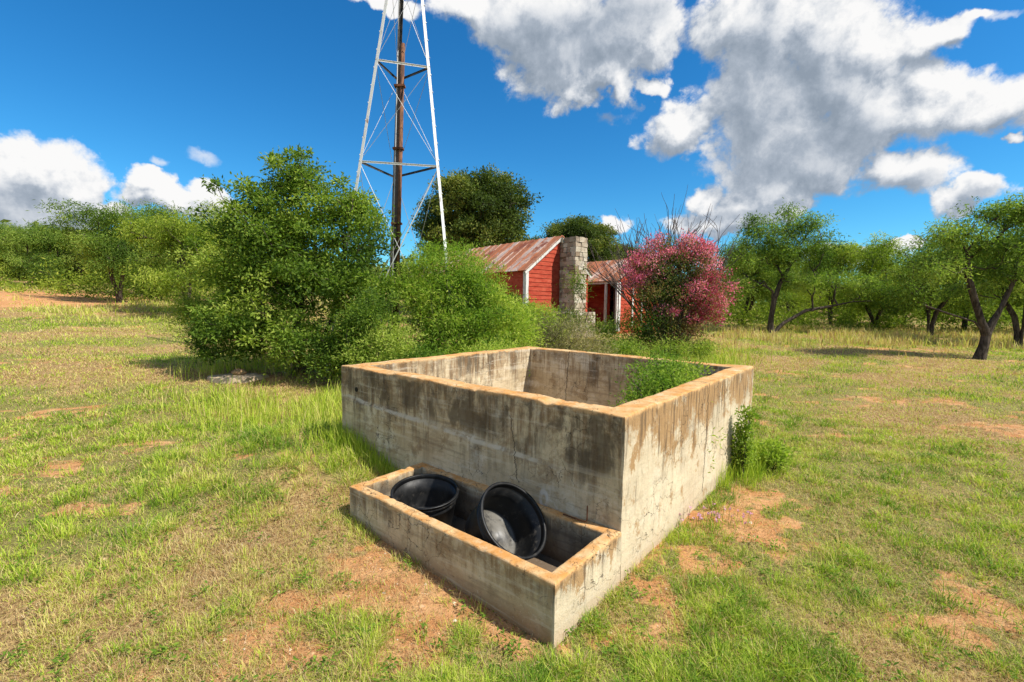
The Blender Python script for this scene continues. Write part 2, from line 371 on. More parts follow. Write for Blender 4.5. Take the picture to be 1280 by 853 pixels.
# ------------------------------------------------------------------ tubs
def rubber():
    m, t = material('black_plastic'); P = t.n('ShaderNodeTexCoord', out=3); s = t.xyz(P)
    n = t.noise(P, 7, 7, .66, .4); sc_ = t.noise(t.scale(P, (40, 40, 5)), 1, 5, .7)
    col = t.mix(t.m('MULTIPLY', t.ss(n, .46, .72), .7), (.005, .0055, .0065), (.020, .020, .020))
    col = t.mix(t.m('MULTIPLY', t.ss(sc_, .6, .72), .35), col, (.08, .075, .065))
    r2 = t.vm('LENGTH', t.scale(P, (1, 1, 0)), out=1)
    fl = t.m('MULTIPLY', t.m('MULTIPLY', t.ss(s[2], .012, .05, 1., 0.), t.ss(r2, .205, .19)), t.ss(n, .36, .55))
    col = t.mix(t.m('MULTIPLY', fl, .9), col, (.13, .12, .10))        # dried silt on the inside floor
    col = t.mix(t.m('MULTIPLY', t.ss(t.noise(P, 16, 6, .75), .56, .68), .4), col, (.11, .095, .075))
    t.out(t.princ(col, t.ss(n, .3, .7, .36, .6), t.bump(t.noise(P, 60, 4), .15, .004), spec=.35)); return m
rub = rubber()
def lathe(prof, n=72):
    an = np.arange(n) * 2 * math.pi / n; M = len(prof)
    v = np.concatenate([np.column_stack([r * np.cos(an), r * np.sin(an), np.full(n, z)]) for r, z in prof])
    i = np.arange(M * n).reshape(M, n); j = np.roll(i, -1, 1)
    return v, np.stack([i[:-1], j[:-1], j[1:], i[1:]], -1).reshape(-1, 4)
def make_tub(label, origin, zaxis, xhint, h=.30, r=.252):
    tb = thing('plastic_tub', label, 'tub', origin)
    z = Vector(zaxis).normalized(); x = Vector(xhint); x = (x - z * x.dot(z)).normalized(); y = z.cross(x)
    tb.rotation_euler = Matrix((x, y, z)).transposed().to_euler()
    rb = r * .86
    body = [(.001, .0), (rb * .8, .0), (rb - .012, .002), (rb, .014), (r * .965, h * .70), (r * .975, h * .705), (r * .978, h * .72), (r * .965, h * .73), (r * .985, h - .035),
            (r * .985 - .006, h - .034), (rb * 1.05, h * .5), (rb - .008, .03), (rb - .018, .016), (rb * .75, .012), (rb * .35, .016), (rb * .33, .012), (.001, .012)]
    v, q = lathe(body); obj('body', mesh_np('body', v, [q], None, True), rub, tb)
    rim = [(r * .982, h - .036), (r + .010, h - .038), (r + .012, h - .030), (r + .006, h - .026), (r + .006, h - .014), (r + .014, h - .012), (r + .016, h - .003), (r + .010, h),
           (r - .001, h), (r - .006, h - .004), (r - .004, h - .02), (r * .984 - .006, h - .034), (r * .982, h - .036)]
    v, q = lathe(rim); obj('rim', mesh_np('rim', v, [q], None, True), rub, tb)
    return tb, r, h
ropem, t = material('pale_rope'); t.out(t.princ((.30, .26, .20), .9))
def trough_pt(u, v, z): return np.array([TK[0] + U[0] * u - V[0] * v, TK[1] + U[1] * u - V[1] * v, z])
n1_ = np.array([.03, -.13, 1.]); n1_ /= np.linalg.norm(n1_)
p1 = trough_pt(1.50, .385, .325) - n1_ * .30
t1, r_, h_ = make_tub('upright round black plastic tub at the left end of the trough', p1, n1_, (1, 0, 0))
n2_ = np.array([.555, -.445, .70]); n2_ /= np.linalg.norm(n2_)
p2 = trough_pt(.59, .37, .378) - n2_ * .30
t2, r_, h_ = make_tub('tilted black plastic tub lying on its side with its open mouth facing out', p2, n2_, (.6, .3, -.6))
for ang in (R(5),):
    b = MB(); c, s_ = math.cos(ang), math.sin(ang)
    pts = [((r_ + .006 + .03 * math.sin(k / 8 * math.pi)) * c - s_ * (k / 8 - .5) * .09, (r_ + .006 + .03 * math.sin(k / 8 * math.pi)) * s_ + c * (k / 8 - .5) * .09, h_ - .045 - .035 * math.sin(k / 8 * math.pi)) for k in range(9)]
    b.tube(pts, .006, 6); b.build('rope_handle', ropem, t2, True)

# ------------------------------------------------------------------ plants: generators
def leaves(pos, dirs, L, W, tints, up=.6, jitter=.8):
    N = len(pos); d = dirs + rng.normal(0, jitter, (N, 3)); d /= np.linalg.norm(d, axis=1)[:, None]
    nn = rng.normal(0, 1, (N, 3)); nn[:, 2] += up * 2; s = np.cross(d, nn); s /= np.linalg.norm(s, axis=1)[:, None] + 1e-9
    nrm = np.cross(s, d)
    l = L * rng.uniform(.45, 1.4, N)[:, None]; w = W * rng.uniform(.7, 1.2, N)[:, None] * .5
    v = np.stack([pos, pos + d * l * .45 + s * w + nrm * l * .06, pos + d * l - nrm * l * .05, pos + d * l * .45 - s * w + nrm * l * .06], 1).reshape(-1, 3)
    return v, np.arange(4 * N).reshape(N, 4), tints
def grow(trunks, targets, r_base, seg=.28, wob=.10, lift=.35, tip=.006, droop=0., npen=.30):
    """trunks: list of polylines from the base; limbs reach out to every target; returns chains (pts, radii) and twig tips"""
    P = []; par = []; dr = []; pl = []; chains = []
    for tr in trunks:
        tr = np.asarray(tr, float); ch = []
        for k, p in enumerate(tr):
            jn = -1
            if k == 0 and p[2] > .3 and len(P): jn = int(np.argmin(np.linalg.norm(np.array(P) - p, axis=1)))
            P.append(p); par.append(len(P) - 2 if k else jn); dr.append((tr[min(k+1, len(tr)-1)] - tr[max(k-1, 0)])); pl.append(0 if k == 0 else pl[-1] + np.linalg.norm(p - tr[k-1])); ch.append(len(P) - 1)
        chains.append(ch)
    allow = [False if i in [c[0] for c in chains] else True for i in range(len(P))]
    base = np.mean([P[c[-1]] for c in chains], 0)
    order = np.argsort(np.linalg.norm(targets - base, axis=1))
    tips = []
    for ti in order:
        T = targets[ti]; A = np.array(P); d = T - A; D = np.linalg.norm(d, axis=1)
        cost = D + npen * np.array(pl) + lift * np.maximum(0, A[:, 2] - T[2]) + np.where(allow, 0, 50)
        j = int(np.argmin(cost)); dist = D[j]
        if dist < .05: tips.append((j, T)); continue
        pd = np.array(dr[j]); pd = pd / (np.linalg.norm(pd) + 1e-9); k = max(2, int(dist / seg) + 1)
        cpt = A[j] + pd * dist * .35 + np.array([0, 0, dist * .10]) ; prev = j; ch = [j]
        for i in range(1, k + 1):
            s = i / k; p = (1-s)**2 * A[j] + 2*s*(1-s) * cpt + s*s * T
            p = p + rng.normal(0, wob * seg, 3) * (i < k) - np.array([0, 0, droop * s * s])
            P.append(p); par.append(prev); dr.append(p - P[prev]); pl.append(pl[prev] + np.linalg.norm(p - P[prev])); allow.append(True); prev = len(P) - 1; ch.append(prev)
        chains.append(ch); tips.append((prev, T))
    n = len(P); w = np.zeros(n)
    child = np.zeros(n, int)
    for i in range(n):
        if par[i] >= 0: child[par[i]] += 1
    for i in range(n - 1, -1, -1):
        if child[i] == 0: w[i] += 1
        if par[i] >= 0: w[par[i]] += w[i]
    rad = tip * np.maximum(w, 1) ** .62
    mx = max(rad[c[0]] for c in chains[:len(trunks)])
    rad = tip + (rad - tip) * (r_base - tip) / max(mx - tip, 1e-6)
    return np.array(P), chains, rad, tips, len(trunks)
def wood_mesh(G, flare=1.35, sides=(9, 5), rmin=.0):
    P, chains, rad, tips, nt = G; b = MB()
    for ci, ch in enumerate(chains):
        r = rad[ch].copy()
        if ci < nt: r[0] *= flare
        else: r[0] = min(r[0], r[1] * 1.25)
        b.tube(P[ch], np.maximum(r, rmin), sides[0] if (ci < nt or r[0] > .04) else sides[1], cap=False)
    return b.mesh('trunk', True)
def sample_blobs(blobs, N, shell=.45, seed=0):
    vol = np.array([b[1][0] * b[1][1] * b[1][2] for b in blobs], float) ** .8; pr = vol / vol.sum(); out = []
    ks = rng.choice(len(blobs), N, p=pr)
    d = rng.normal(0, 1, (N, 3)); d /= np.linalg.norm(d, axis=1)[:, None]
    rr = rng.uniform(0, 1, N) ** shell
    c = np.array([b[0] for b in blobs], float)[ks]; r = np.array([b[1] for b in blobs], float)[ks]
    return c + d * rr[:, None] * r
def crown_mesh(tips, per, sig, L, W, droop=-.2, up=.6, tb=(0, 1), name='crown', P=None, elong=1., tscale=.9, hang=0.):
    T = np.array([t[1] for t in tips]); N = len(T)
    cnt = rng.poisson(per * rng.uniform(.45, 1.5, N)); k = np.repeat(np.arange(N), cnt); M = len(k)
    sg = sig * rng.uniform(.65, 1.3, N)[k][:, None]
    off = rng.normal(0, 1, (M, 3)) * sg * np.array([1, 1, .62]); off[:, 2] -= hang * rng.exponential(1, M)
    pos = T[k] + off
    dirs = off / (np.linalg.norm(off, axis=1)[:, None] + 1e-9) + np.array([0, 0, droop])
    clump = fbm(T * tscale, 61, 2)[k]
    ti = np.clip(rng.normal(.5, .21, M) + (clump - .5) * 1.9, 0, 1) * (tb[1] - tb[0]) + tb[0]
    v, q, a = leaves(pos, dirs, L, W, ti, up)
    return mesh_np(name, v, [q], {'tint': ('FACE', a)})

bark, t = material('bark'); P = t.n('ShaderNodeTexCoord', out=3)
nn = t.noise(t.scale(P, (9, 9, 2)), 1.5, 6, .7)
t.out(t.princ(t.mix(t.ss(nn, .35, .65), (.03, .023, .018), (.12, .095, .075)), .95, t.bump(nn, .8, .03), spec=.1))
greybark, t = material('weathered_wood_bark'); P = t.n('ShaderNodeTexCoord', out=3)
t.out(t.princ(t.mix(t.noise(P, 14, 5), (.06, .045, .042), (.15, .12, .11)), .95, spec=.1))
M_hack = leaf_mat('hackberry_leaves', [(0, (.045, .10, .018)), (.35, (.095, .19, .03)), (.7, (.17, .29, .045)), (1, (.28, .40, .09))], .42)
M_will = leaf_mat('willow_baccharis_leaves', [(0, (.07, .135, .02)), (.45, (.15, .25, .03)), (.8, (.25, .36, .05)), (1, (.38, .44, .09))], .42, kr=1.15)
M_mesq = leaf_mat('mesquite_leaves', [(0, (.06, .12, .02)), (.45, (.125, .215, .035)), (.8, (.21, .32, .055)), (1, (.32, .42, .10))], .42, kr=1.12, kg=1.02)
M_mesy = leaf_mat('yellowish_mesquite_leaves', [(0, (.085, .145, .02)), (.45, (.17, .26, .032)), (.8, (.26, .36, .045)), (1, (.38, .46, .09))], .42, kr=1.15, kg=1.02)
M_oak = leaf_mat('live_oak_leaves', [(0, (.03, .06, .014)), (.5, (.065, .115, .024)), (.85, (.12, .18, .04)), (1, (.19, .24, .06))], .28)
M_grey = leaf_mat('greyish_shrub_leaves', [(0, (.07, .09, .04)), (.5, (.14, .17, .08)), (1, (.26, .27, .15))], .3)
M_weed = leaf_mat('weed_leaves', [(0, (.05, .12, .015)), (.5, (.11, .23, .03)), (1, (.24, .37, .06))], .4)
M_myr = leaf_mat('myrtle_leaves', [(0, (.03, .06, .02)), (.5, (.09, .14, .035)), (.8, (.17, .20, .05)), (1, (.26, .15, .08))], .3, kr=1.1, kg=1)
M_pink = leaf_mat('pink_blossom', [(0, (.38, .06, .12)), (.45, (.72, .20, .31)), (1, (.86, .44, .52))], .35, kr=1, kg=.85)
M_far = leaf_mat('woodland_leaves', [(0, (.04, .07, .018)), (.5, (.085, .135, .03)), (1, (.16, .23, .05))], .3)

def tree(name, label, cat, loc, G, crown, leafm, barkm=bark, group=None, rz=0, s=1., parts=('trunk', 'crown'), flare=1.35, extra=None, rmin=0):
    th = thing(name, label, cat, loc, rz, group); th.scale = (s, s, s)
    obj(parts[0], wood_mesh(G, flare, rmin=rmin), barkm, th)
    obj(parts[1], crown, leafm, th)
    return th
def copy_tree(o, loc, rz, s, label, group=None):
    r = o.copy(); C.objects.link(r); r.location = [float(v) for v in loc]; r.rotation_euler = (0, 0, rz); r.scale = s if hasattr(s, '__len__') else (s, s, s); r['label'] = label
    if group: r['group'] = group
    for ch in list(o.children):
        c = ch.copy(); C.objects.link(c); c.parent = r
    return r
def gloc(px, Y):                                       # ground point below a photo column, Y metres ahead
    d = ray(px, 426); x = d[0] / d[1] * Y; return np.array([x, Y, float(gz(x, Y)) - .03])

# --- big hackberry left of the tower
L0 = gloc(372, 9.25)
bl = [((-.05, .1, 2.9), (1.25, 1.1, 1.05)), ((.95, .2, 2.75), (.85, .9, .85)), ((-.95, .1, 2.1), (.9, .9, .9)), ((.1, 0, 1.75), (1.5, 1.2, .95)), ((1.35, -.1, 1.7), (.7, .8, .8)),
      ((-1.25, -.2, 1.1), (.75, .8, .6)), ((-.1, 0, 3.75), (.55, .5, .48)), ((1.15, .1, 3.35), (.42, .4, .40)), ((-.35, -.6, .75), (1.2, .7, .5)), ((.5,-.5,.75),(.9,.6,.5)), ((-1.2, -.3, .7), (.6, .6, .45))]
SH = np.stack([rng.uniform(-1.7, 1.7, 46), rng.uniform(-.7, .7, 46), np.zeros(46)], 1); SH[:, 2] = 3.95 - .55 * np.abs(SH[:, 0]) ** 1.5 + rng.uniform(-.5, .35, 46)
G = grow([[(0, 0, 0), (.05, .02, .5), (-.02, 0, 1.0), (.08, .03, 1.6), (.05, .05, 2.2)], [(.1, 0, 0), (.45, .05, .6), (.75, .1, 1.3), (.95, .1, 2.0)]], np.concatenate([sample_blobs(bl, 520, .55), SH]), .10)
tree('broadleaf_tree', 'large bushy bright green tree standing left of the windmill tower legs', 'tree', L0, G, crown_mesh(G[3], 125, .118, .084, .038, droop=.1, tscale=1.3), M_hack, s=1.01)
# --- willow-like bushes
def bush(name, label, px, Y, bl, n, per, sig, L, W, mt, stems=6, cat='shrub', r=.02, spread=.5, droop=.3, dz=0, tscale=1.2, hang=0, loc=None, seed=None, barkm=bark, up=.5):
    l = gloc(px, Y) if loc is None else np.array(loc, float); l = l + np.array([0, 0, dz]); tr = []
    for k in range(stems):
        a = k / stems * 6.283 + rng.uniform(-.3, .3); c = np.array([math.cos(a), math.sin(a), 0]) * spread
        h = max(b[0][2] for b in bl) * .55
        tr.append([c * .12, c * .45 + (0, 0, h * .5), c * .9 + (0, 0, h)])
    G = grow(tr, sample_blobs(bl, n, .5), r, seg=.2, tip=.0035)
    return tree(name, label, cat, l, G, crown_mesh(G[3], per, sig, L, W, droop=droop, tscale=tscale, hang=hang, name='foliage', up=up), mt, barkm, parts=('stem', 'foliage'), flare=1.1)
bush('willow_shrub', 'tall yellow-green feathery shrub growing round the right leg of the tower', 580, 9.4,
     [((-.5, 0, 1.45), (.9, .8, .85)), ((.4, 0, 1.3), (.9, .8, .8)), ((-.35, .1, 2.35), (.8, .6, .55)), ((-1.1, 0, 1.9), (.6, .6, .6)), ((.25, 0, 2.0), (.55, .5, .55)), ((.05, -.2, .7), (1.5, .9, .6)), ((1.0, 0, 1.1), (.55, .6, .6))], 520, 100, .14, .085, .021, M_will, 9, spread=.9, r=.025)
bush('green_shrub', 'dense low green shrub in front of the tower, between big tree and tank', 462, 8.4,
     [((-.7, 0, .6), (.6, .5, .45)), ((0, 0, .95), (.75, .6, .65)), ((.45, 0, .7), (.55, .5, .5)), ((-.35, 0, .75), (.5, .5, .5)), ((.1, 0, 1.45), (.4, .4, .4))], 170, 120, .13, .06, .026, M_hack, 6, spread=.5)
bush('young_mesquite', 'pale feathery mesquite sapling at the left foot of the big bushy tree', 258, 9.9,
     [((0, 0, .9), (.5, .5, .6)), ((-.25, 0, 1.3), (.4, .4, .4)), ((.25, 0, .6), (.5, .4, .4))], 90, 90, .15, .075, .014, M_mesy, 4, spread=.35)
bush('low_shrub', 'small yellow-green shrub low behind the far left wall of the tank', 585, 7.9,
     [((-.6, 0, .55), (.7, .5, .42)), ((.4, 0, .6), (.8, .5, .45))], 150, 100, .13, .07, .018, M_will, 8, spread=.8)
bush('grey_shrub', 'greyish half-dry shrub in front of the stone chimney', 700, 10.6,
     [((0, 0, .85), (.9, .7, .65)), ((-.6, 0, .7), (.6, .6, .5)), ((.6, 0, .6), (.6, .6, .5))], 210, 70, .15, .07, .015, M_grey, 8, spread=.6, barkm=greybark)
bush('tall_weed_shrub', 'loose light green shrub growing against the chimney and porch', 722, 16.5,
     [((-.2, 0, .8), (.7, .5, .5)), ((0, 0, 2.1), (.35, .4, .6)), ((-1.5, 0, .6), (1.0, .6, .45)), ((.9, 0, .5), (.6, .5, .35))], 120, 50, .18, .10, .03, M_mesq, 6, spread=.6)
bush('roadside_shrub', 'yellow-green brush in front of the red cabin wall', 632, 13.2,
     [((-.2, 0, 1.0), (1.2, .7, .75)), ((-.9, 0, 1.65), (.8, .6, .55)), ((-.1, 0, 1.5), (.5, .5, .4)), ((.8, 0, 1.0), (.8, .6, .6)), ((1.3, 0, .9), (.5, .5, .5))], 380, 95, .16, .09, .024, M_will, 8, spread=.9)

# --- crepe myrtle
L1 = gloc(838, 13.6)
bl = [((-.75, 0, 2.3), (.75, .8, .75)), ((.45, 0, 2.5), (1.0, .9, .85)), ((1.1, 0, 1.9), (.62, .75, .7)), ((0, .1, 3.0), (.85, .8, .55)), ((-.2, 0, 1.9), (1.1, .9, .6)), ((-.9, 0, 2.7), (.5, .5, .5)), ((.7, 0, 3.15), (.45, .4, .35)), ((.1,-.1,1.3),(1.0,.8,.45)), ((-.7, -.1, 1.1), (.6, .5, .6)), ((-.2, -.2, .7), (.7, .5, .4)), ((.6, 0, .8), (.6, .5, .5))]
trs = []
for k in range(9):
    a = k * .7 + .2; c = np.array([math.cos(a), math.sin(a), 0]); q_ = rng.uniform(.45, .95)
    trs.append([c * .16, c * .26 * q_ + (0, 0, .5), c * .5 * q_ + (0, 0, 1.1), c * .75 * q_ + (0, 0, 1.7)])
G = grow(trs, sample_blobs(bl, 440, .42), .05, seg=.22, tip=.005)
myr = tree('crepe_myrtle', 'round flowering crepe myrtle covered with pink blossom beside the porch', 'flowering tree', L1, G, crown_mesh(G[3], 70, .14, .075, .032, droop=.1), M_myr)
T = np.array([t_[1] for t_ in G[3]]); keep = (fbm(T * 1.1, 91, 2) + .10 * (T[:, 2] - 1.9) + rng.normal(0, .05, len(T))) > .375
keep &= (T[:, 2] > 1.25)
tipsb = [(0, T[k] + (T[k] - np.array([0, 0, 2.2])) * .10) for k in np.where(keep)[0]]
myr.scale = (.90, .9, 1.05)
obj('blossom', crown_mesh(tipsb, 108, .12, .050, .045, droop=.6, name='blossom', tscale=2.5, up=.2), M_pink, myr)
bush('undergrowth', 'green leafy undergrowth round the stems of the crepe myrtle', 800, 12.6,
     [((-.4, 0, .35), (.6, .5, .35)), ((.9, .2, .35), (.7, .4, .35)), ((1.9, .6, .4), (.5, .4, .35)), ((.1, .9, .9), (.9, .3, .6))], 190, 60, .15, .075, .026, M_hack, 8, spread=1.0)
# --- dead tree behind it
L2 = gloc(838, 15.5)
dead = MB()
def fork(p, d, L, r, lev):
    k = 5; pts = [p]; dd = d.copy()
    for i in range(k):
        dd = dd + rng.normal(0, .07, 3) + (0, 0, .02); dd /= np.linalg.norm(dd); pts.append(pts[-1] + dd * L / k)
    dead.tube(pts, np.linspace(r, r * .62, k + 1), 5 if r > .015 else 4, cap=False)
    if lev:
        for _ in range(3 if lev > 1 else 2):
            q = pts[rng.integers(2, k + 1)]; e = dd + rng.normal(0, .27, 3) * (1, .6, .45); fork(q, e / np.linalg.norm(e), L * rng.uniform(.5, .8), max(.0065, r * .6), lev - 1)
for k in range(32):
    a = (k - 15.5) * .030 + rng.normal(0, .03); d = np.array([math.sin(a), rng.normal(0, .15), math.cos(a)]); fork(np.array([.9 * a, 0, 0.]), d / np.linalg.norm(d), 2.05 * rng.uniform(.85, 1.1), .034, 3)
mdead = dead.mesh('bare_tree', True); tag(obj('bare_tree', mdead, greybark, None, [float(v) for v in L2]), 'bare dead grey branches rising behind the pink crepe myrtle', 'dead tree')

# --- mesquites
def mesquite(label, px, Y, W, H, seed, blobs=None, trunks=None, n=250, per=88, mt=None, name='mesquite_tree', rb=.10, group='mesquite trees round the clearing', L=.15, Wd=.044, sig=.215):
    l = gloc(px, Y)
    if blobs is None:
        blobs = []
        for k in range(12):
            a = rng.uniform(0, 6.283); rr = rng.uniform(.15, .85) * W / 2
            zc = H * rng.uniform(.28, .86); blobs.append(((rr * math.cos(a), rr * math.sin(a) * .8, zc), (W * rng.uniform(.15, .27), W * rng.uniform(.15, .25), H * rng.uniform(.08, .16))))
        blobs.append(((0, 0, H * .78), (W * .25, W * .25, H * .2)))
    if trunks is None:
        trunks = []
        for k in range(rng.integers(2, 4)):
            a = rng.uniform(0, 6.283); c = np.array([math.cos(a), math.sin(a), 0]); q = rng.uniform(.3, .8)
            trunks.append([c * .06, c * .25 * q + (0, 0, H * .12), c * .7 * q + rng.normal(0, .06, 3) * (1, 1, 0) + (0, 0, H * .24), c * 1.05 * q + rng.normal(0, .1, 3) * (1, 1, 0) + (0, 0, H * .38)])
    G = grow(trunks, sample_blobs(blobs, n, .5), rb, seg=.35, tip=.008, wob=.22)
    return tree(name, label, 'tree', l, G, crown_mesh(G[3], per, sig, L, Wd, droop=-.35, tscale=.7, hang=.07), mt or M_mesq, group=group)
# right: two well seen
mA = mesquite('airy mesquite right of the pink myrtle, with a long low limb reaching right', 962, 24, 6, 6.6, 1,
     blobs=[((-.9, 0, 5.3), (1.2, 1.1, .8)), ((.9, 0, 5.6), (1.1, 1, .8)), ((2.2, 0, 4.6), (1.0, 1, .8)), ((-1.7, 0, 4.0), (1.0, 1, .8)), ((.3, 0, 4.2), (1.4, 1.2, .8)), ((-1.8, 0, 2.6), (.9, .8, .6)), ((3.2, .2, 3.0), (1.3, 1, .5)), ((4.8, .2, 2.6), (1.2, 1, .6)), ((.5, 0, 6.3), (.5, .5, .4)), ((2.3, 0, 5.9), (.5, .5, .4)), ((1.2,0,2.9),(1.2,1,.5))],
     trunks=[[(0, 0, 0), (.0, 0, .8), (.1, 0, 1.7), (.35, 0, 2.6), (.8, 0, 3.5)], [(.1, 0, 0), (.7, 0, .6), (1.8, 0, 1.25), (3.2, .1, 1.5), (4.3, .1, 1.75), (5.4, .1, 1.8)]], n=340, rb=.13)
mB = mesquite('leaning forked mesquite at the right edge, nearest of the right-hand trees', 1226, 15, 5, 5.3, 2,
     blobs=[((-1.9, 0, 3.0), (.9, .9, .5)), ((-1.2, 0, 4.1), (.9, .9, .45)), ((0.1, 0, 4.7), (1.0, .9, .5)), ((1.1, 0, 4.9), (1.0, .9, .5)), ((1.5, 0, 3.8), (1.0, .9, .5)), ((.2, 0, 3.7), (.8, .8, .4)), ((-.9, .2, 3.2), (.7, .7, .4)), ((1.9, 0, 2.6), (.8, .8, .5)), ((-2.4, 0, 2.2), (.6, .6, .4)), ((.7, 0, 2.9), (.8, .8, .35))],
     trunks=[[(0, 0, 0), (.12, 0, .5), (.18, 0, .95), (.55, 0, 1.7), (.85, 0, 2.5), (.9, 0, 3.3)], [(.16, 0, .85), (-.05, 0, 1.3), (-.3, 0, 1.9), (-.6, 0, 2.7), (-.7, 0, 3.4)], [(.15, 0, .8), (-.25, 0, 1.25), (-1.1, 0, 1.5), (-1.9, 0, 1.75), (-2.3, 0, 2.3)]], n=330, per=78, rb=.13, L=.11, Wd=.034, sig=.17)
mC = mesquite('rounded mesquite behind the long low limb of the airy mesquite', 1092, 27, 5.5, 5.9, 3, n=260, mt=M_mesy)
mD = mesquite('dense mesquite in shade just left of the leaning forked one', 1160, 24, 5.0, 5.4, 4, n=260)
mE = mesquite('green mesquite at the far left of the row beyond the dirt track', 68, 31, 7.0, 4.5, 5, n=240)
mF = mesquite('wide many-stemmed mesquite with dark trunks showing, on the left beyond the track', 152, 24.5, 6.0, 5.4, 6, n=320, rb=.09)
mG = mesquite('yellow-green mesquite between the many-stemmed one and the big bushy tree', 236, 20, 5.2, 4.7, 7, n=300, mt=M_mesy, rb=.09)
grp = 'mesquite trees round the clearing'
for src, px, Y, rz, s, lab in [
    (mC, 22, 41, 1.3, .82, 'small distant mesquite where the track leaves the picture at far left'),
    (mF, -18, 34, 2.2, .85, 'dark mesquite cut by the left picture edge'),
    (mE, 105, 38, 2.9, 1.05, 'mesquite seen behind the gap between the two left trees nearest the track'),
    (mD, 196, 30, 1.1, 1.15, 'taller mesquite behind and right of the many-stemmed tree'),
    (mC, 285, 26, 4.0, 1.05, 'mesquite half hidden behind the big bushy tree, its left side showing'),
    (mF, 925, 29, .8, 1.05, 'mesquite directly right of the pink blossom, behind the airy one'),
    (mG, 1035, 33, 2.1, 1.25, 'mesquite far behind the crown gap right of the airy mesquite'),
    (mE, 1128, 34, 4.4, 1.15, 'far mesquite between the rounded and the dense mesquite'),
    (mG, 1205, 27, 5.1, 1.15, 'mesquite seen behind the trunk of the leaning forked one'),
    (mD, 1275, 19.5, 3.0, 1.0, 'mesquite at the right picture edge behind the forked one'),
    (mF, 1330, 24, 3.6, 1.0, 'outermost mesquite on the right, mostly outside the picture'),
    (mG, 985, 40, .3, 1.2, 'distant mesquite glimpsed under the airy mesquite crown'),
    (mC, 330, 34, .3, 1.1, 'mesquite far behind the big bushy tree')]:
    copy_tree(src, gloc(px, Y), rz, s, lab, grp)

# --- oaks behind the cabin
L3 = gloc(596, 30)
bl = []
for k in range(40):
    e = -.55 + 1.55 * (k + .5) / 40; a = k * 2.4; rr = 2.9 * math.sqrt(max(.02, 1 - max(e, 0) ** 2)) * rng.uniform(.85, 1.12)
    bl.append(((rr * math.cos(a), rr * math.sin(a), 5.3 + 3.2 * e), tuple(np.array((1.15, 1.15, .75)) * rng.uniform(.7, 1.15))))
bl.append(((0, 0, 6.0), (2.6, 2.6, 2.2)))
G = grow([[(0, 0, 0), (.1, 0, 1.4), (0, .1, 2.8), (-.1, 0, 4.2)], [(0, 0, 1.2), (.7, 0, 2.6), (1.2, .2, 4.0)], [(0, 0, 1.2), (-.7, 0, 2.8), (-1.3, -.1, 4.2)]], sample_blobs(bl, 760, .5), .32, seg=.45, tip=.012)
oak = tree('live_oak', 'large dark round oak rising behind the red cabin and tower', 'tree', L3, G, crown_mesh(G[3], 105, .24, .17, .10, droop=0, tscale=.8), M_oak, group='oaks behind the cabins')
copy_tree(oak, gloc(716, 37), 2.0, (.93, .9, .80), 'lower dark oak right of the large one, behind the chimney', 'oaks behind the cabins')
copy_tree(oak, gloc(772, 44), 4.0, (.72, .72, .66), 'smallest dark oak, just left of the pink myrtle on the skyline', 'oaks behind the cabins')
copy_tree(oak, gloc(650, 48), 1.0, (.95, .95, .72), 'far oak in the gap between the two larger oaks', 'oaks behind the cabins')

# --- distant woodland (one mass)
vs = []; qs = []; ts = []; nb = 0
def wood_at(N, r0, r1, a0, a1):
    a = R(1) * rng.uniform(a0, a1, N); r = rng.uniform(r0, r1, N); return r * np.sin(a), r * np.cos(a)
wx, wy = wood_at(240, 52, 90, -66, 66)
wz = gz(wx, wy); pos = []
for x, y, z in zip(wx, wy, wz):
    h = rng.uniform(2.4, 4.8); m_ = 260
    d = rng.normal(0, 1, (m_, 3)); d /= np.linalg.norm(d, axis=1)[:, None]
    pos.append(np.array([x, y, z + h * .5]) + d * rng.uniform(.5, 1, (m_, 1)) * np.array([2.6, 2.6, h * .5]) * (1 + .25 * rng.normal(0, 1, (m_, 1))))
pos = np.concatenate(pos)
v, q, a = leaves(pos, np.tile([0, 0, .1], (len(pos), 1)), .75, .42, np.clip(rng.normal(.45, .2, len(pos)) + (fbm(pos * .12, 5, 2) - .5), 0, 1), .8)
tag(obj('woodland', mesh_np('woodland', v, [q], {'tint': ('FACE', a)}), M_far), 'distant belt of low green woodland closing the view behind the trees', 'woodland', kind='stuff')
# brush under the tree lines
pos = []
for px0, px1, Y0, Y1, N, hh in [(-60, 330, 25, 44, 170, 1.6), (870, 1400, 25, 44, 230, 1.7), (430, 800, 22, 34, 50, 1.4), (-60, 240, 40, 55, 60, 1.5)]:
    for k in range(N):
        l = gloc(rng.uniform(px0, px1), rng.uniform(Y0, Y1)); m_ = 130
        d = rng.normal(0, 1, (m_, 3)); d /= np.linalg.norm(d, axis=1)[:, None]; h = hh * rng.uniform(.3, 1.1) * (1 + 1.3 * (rng.uniform() < .3))
        pos.append(l + (0, 0, h * .45) + d * rng.uniform(.3, 1, (m_, 1)) * np.array([.8, .8, h * .62]) * (1 + .3 * rng.normal(0, 1, (m_, 1))))
pos = np.concatenate(pos)
v, q, a = leaves(pos, np.tile([0, 0, .3], (len(pos), 1)), .20, .075, np.clip(rng.normal(.40, .2, len(pos)) + (fbm(pos * .35, 9, 2) - .5) * 1.2, 0, 1), .5)
tag(obj('brush', mesh_np('brush', v, [q], {'tint': ('FACE', a)}), M_mesy), 'low tangled brush along the foot of the tree lines', 'brush', kind='stuff')

